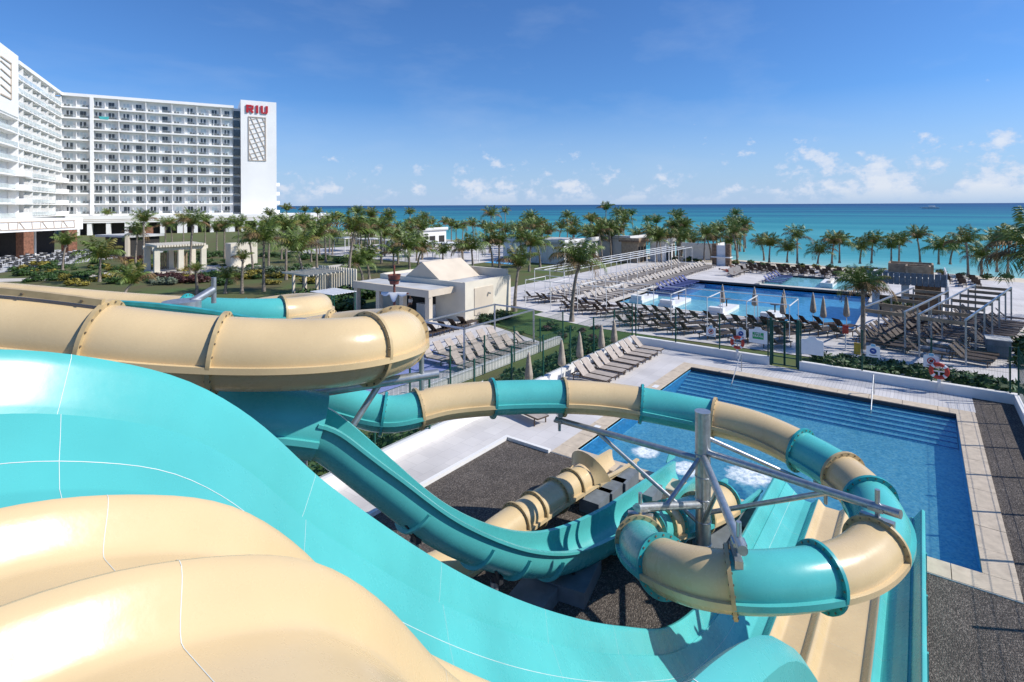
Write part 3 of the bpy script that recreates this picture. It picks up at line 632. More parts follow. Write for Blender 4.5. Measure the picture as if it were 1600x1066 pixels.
f_ = frC[idC[4]+6][0]; footing((f_.x, f_.y), 1.25, 1.25, .35, .2); f_ = frC[idC[2]+4][0]; footing((f_.x+.9, f_.y-.2), 1.1, .8, .32, .1); f_ = frC[idC[2]+4][0]; footing((f_.x, f_.y), .9, .9, .35, .1)
# side struts at the funnel, and the horizontal steel arm under the big loop
mb = MB(); a_ = C3(-3.6, 9.7, 5.15); mb.cyl(a_, C3(-1.45, 10.6, 5.22), .09, n=12); mb.cyl(C3(-1.75, 10.45, 4.95), C3(-1.75, 10.45, 5.6), .05, n=10); mb.cyl(C3(-2.5, 10.2, 5.15), C3(-3.1, 9.7, 4.2), .06, n=10); mb.build('steel_arm', 'steel', rootB, 'auto')
MB().cyl(C3(-3.85, 9.7, -.02), C3(-3.85, 9.7, 6.47), .17, n=18).build('centre_mast', 'steel', rootB, 'auto')
mb = MB(); b_ = frC[idC[1]-1][0]; q_ = Vector((b_.x, b_.y, 1.9)); mb.cyl(q_, q_+Vector((-1.2, 1.7, -.2)), .07, n=10); mb.cyl(q_+Vector((-1.1, 1.6, -.2)), q_+Vector((-.9, 1.9, -1.9)), .06, n=10); mb.cyl(q_+Vector((0, 0, 0)), q_+Vector((.3, -.45, -.02)), .08, n=10); mb.build('side_strut', 'steel', rootB, 'auto')
# ---- small tube: upper helix, then the long ring round the steel mast
ring = [C3(-14.5, 14.2, 6.2), C3(-13, 14.3, 6.05), C3(-10.5, 14.7, 5.75), C3(-9, 14.85, 5.62), C3(-7.6, 14.85, 5.55), C3(-6.45, 15.3, 5.48), C3(-5.97, 16.5, 5.38), C3(-6.45, 17.65, 5.25), C3(-7.6, 18.15, 5.12), C3(-8.8, 17.6, 4.98), C3(-9.3, 16.4, 4.83), C3(-8.8, 15.0, 4.66), C3(-7.6, 14.1, 4.45), C3(-5.2, 13.2, 4.02), C3(-4, 12.95, 3.78),
        D(610, 648, 13.0), D(700, 628, 13.6), D(825, 620, 14.2), D(940, 623, 14.4), D(1050, 640, 14.05), D(1168, 667, 13.2), D(1262, 710, 12.1), D(1335, 758, 10.9), D(1378, 822, 9.7), D(1334, 884, 8.75), D(1216, 908, 8.3), D(1088, 902, 8.6), D(1012, 870, 9.9), D(1002, 832, 11.4), D(1052, 816, 12.7), D(1105, 796, 13.7), D(1135, 779, 14.5), D(1160, 762, 15.5)]
rmarks = [(288, 486), (438, 482)]
rootR, frR, idR = tube_slide('ring_slide', 'slim tube slide ringing the steel mast, striped turquoise and tan', ring, .425, rmarks, ['tan', 'teal', 'tan'], sm=8, win=52)
def finish_ring():
    last = [c for c in rootR.children if c.name.startswith('tube_section')][-1]
    for ch in list(last.children):
        for g in list(ch.children): bpy.data.objects.remove(g)
        bpy.data.objects.remove(ch)
    bpy.data.objects.remove(last); n = len(frR); path = [f[0] for f in frR]
    half = min(range(idR[2], n), key=lambda i: (path[i]-D(600, 648, 13.0)).length)
    marks = [(648, 638), (770, 622), (881, 620), (999, 630), (1113, 651), (1254, 706), (1318, 745), (1358, 782), (1372, 862), (1280, 903), (1142, 906), (1033, 885), (1003, 850), (1001, 830), (1022, 822), (1042, 819), (1090, 804), (1128, 785)]
    idx = [idR[2], idR[2]+int((half-idR[2])*.35), idR[2]+int((half-idR[2])*.7), half]
    for (x, y) in marks:
        lo = idx[-1]+2; idx.append(min(range(lo, min(n-1, lo+60)), key=lambda i: (pix(path[i])[0]-x)**2+(pix(path[i])[1]-y)**2))
    idx.append(n-1); cols = ['tan', 'teal', 'teal', 'teal', 'tan', 'teal', 'tan', 'teal', 'tan', 'teal', 'tan', 'teal', 'tan', 'teal', 'tan', 'teal', 'tan', 'teal', 'tan', 'teal', 'tan', 'teal']
    cols = ['tan', 'teal', 'teal'] + ['teal', 'tan']*12
    for k in range(len(idx)-1):
        c = cols[k]; mb = MB(); op = k == len(idx)-2
        if op: sweep(mb, frR, u_prof(.425, .1), idx[k], idx[k+1], True, True)
        else: sweep(mb, frR, circ(.425), idx[k], idx[k+1]); lips(mb, frR, .425, idx[k], idx[k+1])
        o = mb.build('tube_section', c, rootR, 'auto'); flange(o, frR[idx[k]], .425, c+'_flange', .08, .06)
    return idx
idxR = finish_ring()
def mast():
    b = D(1097, 700, 12.2); g = rootR; zt = 3.83; x, y = b.x, b.y
    MB().cyl((x, y, .3), (x, y, zt), .165, n=24).build('mast', 'steel', g, 'auto'); MB().cyl((x, y, zt), (x, y, zt+.02), .175, n=24).build('mast_cap', 'steel', g)
    footing((x+.1, y-.35), 1.5, 1.5, .32, .15, 'grey concrete footing block under the steel mast'); P_ = lambda z: Vector((x, y, z))
    def near(px, py): return min(frR, key=lambda f: (pix(f[0])[0]-px)**2+(pix(f[0])[1]-py)**2+(1e6 if (f[0]-P_(2)).length > 6.5 else 0))
    def arm(z, px, py, dz, extra=.35, brace=None, rad=.075):
        f = near(px, py); tgt = f[0]+Vector((0, 0, dz)); d = (tgt-P_(z)).normalized(); end = tgt+d*extra; mb = MB()
        mb.cyl(P_(z), end, rad, n=14); mb.build('arm', 'steel', g, 'auto'); hb = MB(); hb.cyl(tgt+Vector((0, 0, -.28)), tgt+Vector((0, 0, .3)), .04, n=10); hb.bar(tgt-d*.12+Vector((0, 0, -.02)), tgt+d*.12+Vector((0, 0, -.02)), .2, .06); hb.build('hanger', 'steel', g)
        sb = MB(); sg = 1 if dz > 0 else -1; sb.bar(f[0]+f[2]*.25+f[3]*sg*.40, f[0]-f[2]*.25+f[3]*sg*.40, .12, .12); sb.build('clamp', 'steel', g)
        if brace:
            zb, u = brace; q = P_(z).lerp(tgt, u); MB().cyl(P_(zb), q, .05, n=10).build('brace', 'steel', g, 'auto')
        return tgt
    arm(2.75, 870, 655, -.62, .1, (1.25, .72)); arm(2.95, 1372, 850, .62, .35, (1.55, .78)); arm(2.85, 1148, 905, .62, .3, (1.35, .5)); arm(1.75, 1000, 842, .62, .1, (2.9, .62), .085); arm(3.3, 1290, 728, -.58, .0, None, .05)
    for k in range(5): z = .9+.5*k; MB().torus((x, y, z), (0, 0, 1), .17, .012, 20, 5).build('collar', 'steel', g)
mast()
# ---- low tan tube beside the chute, opening into a flared end
low = [C3(-9, 7.6, 3.2), C3(-6.5, 8.8, 2.1), C3(-4, 10.0, 1.15), C3(-2.6, 10.9, .82), D(712, 880, 12.0), D(800, 818, 13.5), D(870, 772, 14.9), D(915, 745, 15.9)]
rootL, frL, idL = tube_slide('low_tube_slide', 'low tan tube slide on the gravel with flared open end', low, .40, [(756, 845), (803, 815), (835, 796), (868, 774), (892, 758)], ['tan'], sm=6)
e_ = frL[-1][0]; dirL = frL[-1][1]; open_chute(rootL, [e_-dirL*.05, e_+Vector((.6, -.02, -.1)), e_+Vector((1.3, -.08, -.16)), e_+Vector((2.2, -.15, -.2))], .44, .10, 'tan', [], 2)
mb = MB(); p, T, a, b = frL[-1]
vs = []
for u, w_ in ((0, .02), (.35, .10), (.75, .24)):
    for i in range(13): an = math.pi*i/12; rr = .43+w_; vs.append(p-T*(.25-.7*u*(1-math.sin(an)*.9))+a*(rr*math.cos(an))+b*(rr*math.sin(an)*(1+.25*u)))
mb.add(vs, [(j*13+i, j*13+i+1, (j+1)*13+i+1, (j+1)*13+i) for j in range(2) for i in range(12)]); mb.build('flared_hood', 'tan', rootL, True)
for (px, py, sx, sy) in ((952, 763, 1.0, .6), (972, 748, 1.0, .6), (930, 780, .9, .6), (1120, 845, 1.2, .9), (1150, 808, 1.2, .8), (1010, 770, .8, .6)):
    q = G(px, py, .2); footing((q.x, q.y), sx, sy, .36, .03)
for i in (8, len(frL)//2+6): clamp_post(rootL, frL[i], .40, 0, .07)
# ================================================================ loungers and parasols
def lounger_meshes(sling, frame):
    """head at +Y, feet at -Y, origin on the ground at the middle"""
    seat = MB().box(-.27, .27, -.95, .28, .30, .325); back = MB(); back.bar((0, .28, .32), (0, .80, .86), .54, .025, up=(0, -.6, .8))
    fr = MB()
    for x in (-.29, .29): fr.bar((x, -.97, .30), (x, .95, .30), .035, .05); fr.bar((x*.9, .28, .31), (x*.9, .82, .87), .03, .03); fr.bar((x*.9, .62, .58), (x*.9, .78, .30), .02, .02)
    for y in (-.97, .93): fr.bar((-.29, y, .30), (.29, y, .30), .035, .04)
    leg = MB().bar((0, 0, 0), (0, 0, .29), .035, .04)
    far = MB(); 
    for q, k in ((seat, 0), (back, 0), (fr, 1)):
        far.cur = k; far.add(q.v, q.f)
    far.cur = 1
    for x in (-.3, .3):
        for y in (-.8, .78): far.bar((x, y, 0), (x, y, .3), .035, .04)
    return seat.mesh('seat', sling), back.mesh('backrest', sling), fr.mesh('frame', frame), leg.mesh('leg', frame), far.mesh('lounger', [sling, frame])
LB = lounger_meshes('sling', 'frame_bronze'); LL = lounger_meshes('sling_light', 'frame_bronze'); LW = lounger_meshes('sling_white', 'frame_bronze'); LN = lounger_meshes('sling_navy', 'sling_navy')
def lounger(ms, loc, rz, label, group, parts=True, flat=False):
    if not parts: return tag(put(ms[4], 'sun_lounger', None, loc, rz), label, 'sun lounger', group)
    t = thing('sun_lounger', label, 'sun lounger', loc, group, rz)
    put(ms[0], 'seat', t); put(ms[1], 'backrest', t); put(ms[2], 'frame', t)
    for x in (-.3, .3):
        for y in (-.8, .78): put(ms[3], 'leg', t, (x, y, 0))
    return t
for k in range(9): lounger(LL, (23.0+.70*k+.22*(k//2), 12.65, .0), R(random.uniform(-3, 3)), 'beige sun lounger in the row along the low white wall', 'beige loungers by the splash pool')
lounger(LL, (17.6, 12.6, 0), R(-12), 'beige sun lounger alone on the pale deck behind tube slide', None); lounger(LL, (18.9, 12.9, 0), R(-8), 'beige sun lounger half hidden by the ringing tube slide', None)
def parasol_mesh():
    mb = MB(); mb.cur = 0
    n = 16; rings = []
    for j, (z, r) in enumerate(((.95, .10), (1.05, .17), (1.3, .16), (1.7, .115), (2.1, .07), (2.3, .03))):
        rings.append([(r*(1+.22*math.cos(i*math.pi))*math.cos(2*math.pi*i/n), r*(1+.22*math.cos(i*math.pi))*math.sin(2*math.pi*i/n), z) for i in range(n)])
    o = [p for q in rings for p in q]; mb.add(o, [(j*n+i, j*n+(i+1) % n, (j+1)*n+(i+1) % n, (j+1)*n+i) for j in range(5) for i in range(n)]+[tuple(range(n-1, -1, -1)), tuple(range(5*n, 6*n))])
    pole = MB().cyl((0, 0, 0), (0, 0, 2.36), .024, n=8); base = MB().box(-.24, .24, -.24, .24, 0, .07)
    return mb.mesh('canopy', 'parasol', True), pole.mesh('pole', 'white_paint'), base.mesh('base', 'white_paint')
PM = parasol_mesh()
def parasol(loc, label, group, sc=1.0):
    t = thing('closed_parasol', label, 'parasol', loc, group); t.scale = (sc, sc, sc)
    put(PM[0], 'canopy', t, rz=random.random()*3); put(PM[1], 'pole', t); put(PM[2], 'base', t)
for s in (19.2, 21.9, 23.6, 25.9, 27.4): parasol((s, 13.6, 0), 'closed taupe parasol beside the low white wall and beige loungers', 'parasols along the splash pool wall', .92)
# ================================================================ main terrace
def terrace():
    sheet('main_terrace', [(34.6, -6.5), (43.19, -6.5), (43.19, 24), (34.6, 24), (33.4, 18)], -.012, 'deck')
    sheet('terrace_east', rect(43.2, 79, -9, 3.58), -.012, 'deck'); sheet('terrace_west', rect(43.2, 80, 21.62, 34), -.012, 'deck')
    sheet('terrace_seaward', rect(70.0, 80, 3.6, 21.6), -.012, 'deck'); sheet('lagoon_rim', rect(60.1, 69.9, 13.62, 21.6), -.012, 'deck'); sheet('terrace_left', [(36, 24), (43.19, 24), (43.19, 34), (38, 34)], -.012, 'deck')
    sheet('garden_lawn', [(31.3, -3.1), (34.2, -3.1), (34.55, 5), (31.3, 4.6)], -.02, 'lawn'); sheet('hedge_lawn', [(31.3, 9.8), (33.6, 14), (33.3, 18), (36, 23.8), (35.8, 26), (30.5, 26), (28.5, 17.7), (31.3, 14.4)], -.02, 'lawn')
    sheet('side_path', [(34.3, -3.0), (36.6, -6.4), (36.6, -14), (35.2, -14), (33.2, -3.6)], -.008, 'path')
    # main pool
    s0, s1, t0, t1, zb = 43.3, 60.0, 3.7, 21.5, -.62
    mb = MB().add([(s0, t0, zb), (s1, t0, zb), (s1, t1, zb), (s0, t1, zb)], [(0, 1, 2, 3)]); ba = struct('main_pool_basin', mb, 'tile_main'); mb = MB()
    for a, b in (((s0, t0), (s1, t0)), ((s1, t0), (s1, t1)), ((s1, t1), (s0, t1)), ((s0, t1), (s0, t0))): mb.add([(*a, zb), (*b, zb), (*b, -.03), (*a, -.03)], [(3, 2, 1, 0)])
    mb.build('basin_wall', 'tile_mid', ba)
    MB().box(s0+.01, 50.2, 9.5, t1-.01, zb+.01, -.30).build('shallow_shelf', 'tile_light', ba); MB().box(50.2, s1-.01, 18.8, t1-.01, zb+.01, -.26).build('tanning_ledge', 'tile_violet', ba)
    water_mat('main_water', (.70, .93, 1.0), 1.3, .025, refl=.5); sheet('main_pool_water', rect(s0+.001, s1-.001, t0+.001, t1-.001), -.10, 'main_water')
    for nm, q in (('pool_edge', (s0-.35, s0, t0-.3, t1+.3)), ('pool_edge', (s0, s1, t1, t1+.35)), ('pool_edge', (s0, s1, t0-.35, t0))): struct(nm, MB().box(*q, -.2, .012), 'path')
    wl = MB().box(s1, 60.35, t0-.3, t1+.3, -.2, .16).build('pool_spill_wall', 'coping_dark'); tag(wl, 'dark tiled wall between the main pool and upper lagoon', 'wall')
    tag(MB().box(s1-.02, 60.9, t0-.3, 13.3, .165, .20).build('lagoon_edge_slab', 'path'), 'pale stone slab capping the lagoon edge wall', 'slab')
    # lagoon
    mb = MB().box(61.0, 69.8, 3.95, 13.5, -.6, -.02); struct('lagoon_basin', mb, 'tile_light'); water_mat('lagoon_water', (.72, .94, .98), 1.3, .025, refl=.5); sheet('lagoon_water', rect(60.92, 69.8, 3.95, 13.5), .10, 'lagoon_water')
    struct('lagoon_kerb', MB().box(69.81, 70.2, 3.6, 13.9, -.1, .19), 'coping_dark'); struct('lagoon_kerb', MB().box(60.92, 69.8, 13.51, 13.9, -.1, .19), 'path'); struct('lagoon_kerb', MB().box(60.92, 69.8, 3.55, 3.94, -.1, .19), 'path')
    for (s, t, L_, w_) in ((45.9, 17.0, 4.4, 1.3), (45.0, 12.7, 4.4, 1.3), (46.3, 20.0, 3.6, 1.2), (44.6, 9.0, 3.6, 1.2)):
        g = thing('pool_island', 'white island bench with low table standing in the shallow pool', 'bench', (s, t, -.4), 'white islands in the main pool')
        MB().box(s-L_/2, s+L_/2, t-w_/2, t+w_/2, -.4, .16).build('slab', 'white_paint', g); MB().box(s-L_/2+.1, s-L_/2+.7, t-w_/2+.1, t+w_/2-.1, .162, .5).build('seat_block', 'white_paint', g)
        mb = MB(); mb.cyl((s+.9, t, .16), (s+.9, t, .75), .05, n=8); mb.build('table_leg', 'dark_furn', g); MB().cyl((s+.9, t, .75), (s+.9, t, .79), .34, n=14).build('table_top', 'dark_furn', g)
    g = thing('pool_island', 'white raised bench standing in the upper lagoon', 'bench', (64.5, 7.6, .2)); MB().box(62.7, 66.3, 7.1, 8.2, .0, .5).build('slab', 'white_paint', g); MB().box(63, 66, 7.3, 7.6, .5, .7).build('backrest', 'path', g)
    for k in range(8): lounger(LN, (51.6+1.05*k, 20.2, -.14), R(0), 'navy blue lounger standing on the pool tanning ledge', 'navy loungers in the main pool', False)
    for k in range(5): lounger(LN, (62.4+1.4*k, 12.6, -.02), R(0), 'navy blue lounger standing in the upper lagoon', 'navy loungers in the lagoon', False)
terrace()
def light_pergola(a, b, wd, hgt, n, label, r=.02, bars=2):
    """white posts and rails along a line from a to b (s,t); wd = depth to the left"""
    a, b = Vector((*a, 0)), Vector((*b, 0)); d = b-a; u = d.normalized(); v = Vector((-u.y, u.x, 0))*wd; g = thing('white_pergola', label, 'pergola', a); pts = []
    for i in range(n+1):
        p = a+d*i/n
        for q in (p, p+v): MB().bar(q, q+Vector((0, 0, hgt)), r*2, r*2).build('post', 'white_paint', g)
        MB().bar(p+Vector((0, 0, hgt)), p+v+Vector((0, 0, hgt)), .04, .05).build('cross_beam', 'white_paint', g)
    for k in range(bars+1):
        o = v*k/bars; MB().bar(a+o+Vector((0, 0, hgt+.06)), b+o+Vector((0, 0, hgt+.06)), .05, .05).build('rail', 'white_paint', g)
    return g
light_pergola((37.0, 6.5), (37.0, 26.5), -3.0, 2.2, 8, 'slender white pergola over the near brown loungers', bars=1)
light_pergola((40.8, 25.0), (74, 25.0), 3.2, 2.6, 13, 'long white pergola over pale loungers on the far deck', bars=3)
NL = 0
BL = 'brown sun lounger in the rows near the green fence'; BG = 'brown loungers on the near terrace'
for r_, s in enumerate((35.3, 37.5, 39.7)):
    for k in range(24):
        t = 6.9+.98*k+.3*(k % 2)+random.uniform(-.1, .1)
        if t > 17 and s < 33.8+(t-17)*.42+1.2: continue
        if random.random() < .08: continue
        lounger(LB, (s+random.uniform(-.2, .2)+.25*(k % 2), t, -.01), R(60+random.uniform(-9, 9)), BL, BG, t < 12); NL += 1
for k in range(11):
    lounger(LB, (40.4+1.9*(k//6)+random.uniform(-.15, .15), 4.2+.98*(k % 6)+random.uniform(-.1, .1), -.01), R(58+random.uniform(-9, 9)), 'brown sun lounger by the closed parasols at the pool corner', 'brown loungers at the pool corner', True)
for (s, t) in ((42.4, 4.0), (42.6, 6.0), (42.9, 7.9), (43.0, 9.9), (41.2, 5.2), (40.9, 7.6), (43.0, 12.2)): parasol((s, t, -.01), 'closed taupe parasol among brown loungers beside the main pool', 'parasols at the main pool')
for row, t in enumerate((23.0, 26.6)):
    for k in range(34): lounger(LW, (42.2+.98*k+random.uniform(-.1, .1), t+random.uniform(-.1, .1), -.01), R(random.uniform(-6, 6)), 'pale sun lounger under the long white pergola', 'pale loungers on the far deck', False); NL += 1
for r_, s in enumerate((72.0, 74.2, 76.6)):
    for k in range(22):
        if random.random() < .1: continue
        lounger(LB, (s+random.uniform(-.15, .15), -4.5+1.12*k, -.01), R(80+random.uniform(-6, 6)), 'brown sun lounger in the rows facing the beach', 'brown loungers by the beach', False); NL += 1
for k in range(7): lounger(LW, (66.5+1.0*k, 17.8+random.uniform(-.2, .2), -.01), R(-60), 'cream sun lounger on the deck above the lagoon', 'cream loungers by the lagoon', False)
# right hand pergola with timber beams
def east_pergola():
    d = Vector((.979, -.203, 0)); e = Vector((-.203, -.979, 0)); Z = Vector((0, 0, 1))
    for j, (o, wd, lab) in enumerate(((Vector((38.3, 2.7, 0)), 2.0, 'grey pergola with taupe beams next to the pool bar'), (Vector((37.5, .1, 0)), 2.0, 'grey pergola with taupe beams next to the green bushes'))):
        g = thing('beam_pergola', lab, 'pergola', o); n = (5, 7)[j]; sp = 2.75
        for i in range(n):
            p = o+d*(sp*i); q = p+e*wd
            for c in (p, q): MB().bar(c-Z*.01, c+Z*2.3, .09, .09).build('post', 'steel', g)
            MB().bar(p+e*.05+Z*2.16, q-e*.05+Z*2.16, .10, .20, up=(0, 0, 1)).build('beam', 'wood_light', g)
        for c in (o, o+e*wd): MB().bar(c-d*.1+Z*2.35, c+d*(sp*(n-1)+.1)+Z*2.35, .09, .09).build('rail', 'steel', g)
        for i in range(int((n-1)*sp/.9)):
            for q in (0, 1):
                if random.random() < .1: continue
                c = o+d*(.5+.9*i)+e*(.1+1.95*q) if j else o+d*(.5+.9*i)+e*(1.1+1.0*q-.9)
                lounger(LB, (c.x, c.y, -.01), R(-11.7+random.uniform(-10, 10)), ('brown sun lounger under the timber pergola by the bar', 'brown sun lounger under the timber pergola by the bushes')[j], ('loungers under the bar pergola', 'loungers under the bush pergola')[j], False)
east_pergola()
def pool_bar():
    g = thing('pool_bar', 'grey flat roofed pool bar with panelled fascia and arch', 'building', (54, 1, 0)); s0, s1, t0, t1 = 51.7, 57.2, -1.5, 3.5
    MB().box(s0, s1, t0, t1, 2.3, 2.45).build('ceiling_slab', 'roof_grey', g); MB().box(s0+.2, s1-.2, t0+.2, t1-.2, 2.46, 2.75).build('roof', 'roof_grey', g)
    for k in range(14):
        w_ = (t1-t0)/14; MB().box(s0-.06, s0, t0+w_*k+.02, t0+w_*(k+1)-.02, 2.2, 3.15).build('fascia_panel', 'footing', g)
    for k in range(16):
        w_ = (s1-s0)/16; MB().box(s0+w_*k+.02, s0+w_*(k+1)-.02, t0-.06, t0, 2.1, 3.2).build('fascia_panel', 'white_paint', g)
    for (a, b, c, d, m) in ((s0+1.4, s0+2.8, -.6, 1.0, 'wood_light'), (s0+3.1, s0+5.2, -.8, 2.2, 'wood_light')):
        f = MB(); f.box(a, a+.12, c, d, 2.75, 3.55); f.box(b-.12, b, c, d, 2.75, 3.55); f.box(a+.12, b-.12, c, c+.12, 2.75, 3.55); f.box(a+.12, b-.12, d-.12, d, 2.75, 3.55); f.build('roof_screen', m, g)
    for t in (2.9, 1.0): MB().box(s0+.1, s0+.6, t-.25, t+.25, -.01, 2.29).build('column', 'roof_grey', g)
    MB().box(s0+.7, s0+1.0, -1.2, .4, -.01, 2.29).build('back_wall', 'wood', g); MB().box(s0+2.6, s1-.3, t0+.3, t0+.6, -.01, 2.29).build('wall', 'white_paint', g); MB().box(s0+.9, s0+1.4, -.2, 3, -.01, 1.1).build('counter', 'wood', g)
    mb = MB(); n = 10
    for k in range(n):
        a, b = math.pi*k/n, math.pi*(k+1)/n; c = s0+1.3; mb.bar((c+1.0*math.cos(a), t0-.05, 1.6+1.0*math.sin(a)), (c+1.0*math.cos(b), t0-.05, 1.6+1.0*math.sin(b)), .2, .12)
    for q in (s0+.3, s0+2.3): mb.bar((q, t0-.05, 0), (q, t0-.05, 1.6), .2, .12)
    mb.build('arch', 'white_paint', g)
    p = thing('planter', 'timber planter box with clipped greenery by the bar', 'planter', (49.9, 1.2, 0)); MB().box(49.4, 50.4, .2, 2.4, -.01, .9).build('box', 'wood_light', p)
    mb = MB()
    for k in range(220): c = Vector((random.uniform(49.45, 50.35), random.uniform(.25, 2.35), random.uniform(.85, 1.2))); d = Vector((random.gauss(0, 1), random.gauss(0, 1), random.gauss(0, 1))).normalized()*.13; e = d.cross(Vector((.3, .2, 1))).normalized()*.06; mb.add([c-d, c+e, c+d, c-e], [(0, 1, 2, 3)])
    mb.build('foliage', 'leaf', p)
pool_bar()
def seaside_buildings():
    # long white pavilions behind the palms at the beach, placed by where their bases show
    def block(name, label, c, a, sx, sy, h, m, roof='roof_grey', slats=0, par=.35):
        g = thing(name, label, 'building', (c[0], c[1], 0)); x0, x1, y0, y1 = c[0], c[0]+sx, c[1]-sy/2, c[1]+sy/2
        MB().box(x0, x1, y0, y1, -.03, h).build('wall', m, g); MB().box(x0-.3, x1+.3, y0-.3, y1+.3, h, h+.25).build('roof', roof, g)
        f = MB(); f.box(x0-.3, x1+.3, y0-.3, y0-.1, h+.25, h+.25+par); f.box(x0-.3, x0-.1, y0-.1, y1+.3, h+.25, h+.25+par); f.build('parapet', m, g)
        for k in range(slats): y = y0+(y1-y0)*(k+.5)/slats; MB().box(x0-.09, x0-.005, y-(y1-y0)/slats*.33, y+(y1-y0)/slats*.33, .3, h-.2).build('slat', 'white_paint', g)
        for k in range(3):
            xx = x0+sx*(k+.5)/3; MB().box(xx-sx*.1, xx+sx*.1, y0-.04, y0-.003, .1, 2.3).build('opening', 'dark_inside', g)
        return g
    block('beach_pavilion', 'long white pavilion with slatted wall beyond the white pergolas', (66, 46), 0, 10, 11, 2.9, 'white_wall', slats=12)
    block('beach_pavilion', 'white pavilion with flat grey roof behind the palms', (80, 40.5), 0, 6, 7, 2.9, 'white_wall')
    block('timber_kiosk', 'brown timber kiosk joined to a white wall near the beach', (74, 34.2), 0, 3.0, 2.6, 3.0, 'wood_light', 'wood')
    block('white_kiosk', 'plain white kiosk wall between timber kiosk and beach', (78, 31.5), 0, 4, 2.4, 2.8, 'white_wall', 'white_wall')
    block('beach_pavilion', 'low white pavilion on the sand beyond the shower tower', (84.5, 27.5), 0, 3.5, 5, 1.9, 'white_wall', 'white_wall')
    block('beach_pavilion', 'small white pavilion among palms in front of the hotel garden', (74, 84), 0, 8, 10, 3.4, 'white_wall')
    g = thing('shower_tower', 'brown and white shower tower on the terrace edge', 'shower', (77.6, 22.2, 0))
    for t in (21.2, 23.0): MB().box(77.2, 78.0, t-.3, t+.3, -.01, 3.0).build('pillar', 'wood', g)
    MB().box(77.3, 77.9, 21.5, 22.7, -.01, 2.8).build('panel', 'white_paint', g); MB().box(76.9, 78.2, 20.8, 23.4, 1.1, 1.25).build('ledge', 'white_paint', g)
    # loungers among the palms further left along the beach
    k = 0
    for s in (66, 69, 78, 82):
        for i in range(9):
            if s < 70 or True: tag(put(LW[4], 'sun_lounger', None, (s+random.uniform(-.3, .3), 70+i*2.2, -.03), R(90)), 'pale sun lounger on the distant lawn beyond the palms', 'sun lounger', 'distant loungers beyond the palms')
    sheet('far_deck', rect(56, 88, 52, 96), -.03, 'deck'); sheet('far_pool', rect(62, 76, 47, 52), -.02, 'tile_mid')
    for i in range(6): t = 54+i*6.5; g = thing('shade_canopy', 'white flat shade canopy on posts on the distant deck', 'canopy', (63, t, 0), 'white canopies on the distant deck'); MB().box(61.2, 64.8, t-1.8, t+1.8, 2.4, 2.55).build('roof', 'white_paint', g); [MB().bar((63+a, t+b, -.03), (63+a, t+b, 2.4), .1, .1).build('post', 'white_paint', g) for a in (-1.6, 1.6) for b in (-1.6, 1.6)]
seaside_buildings()
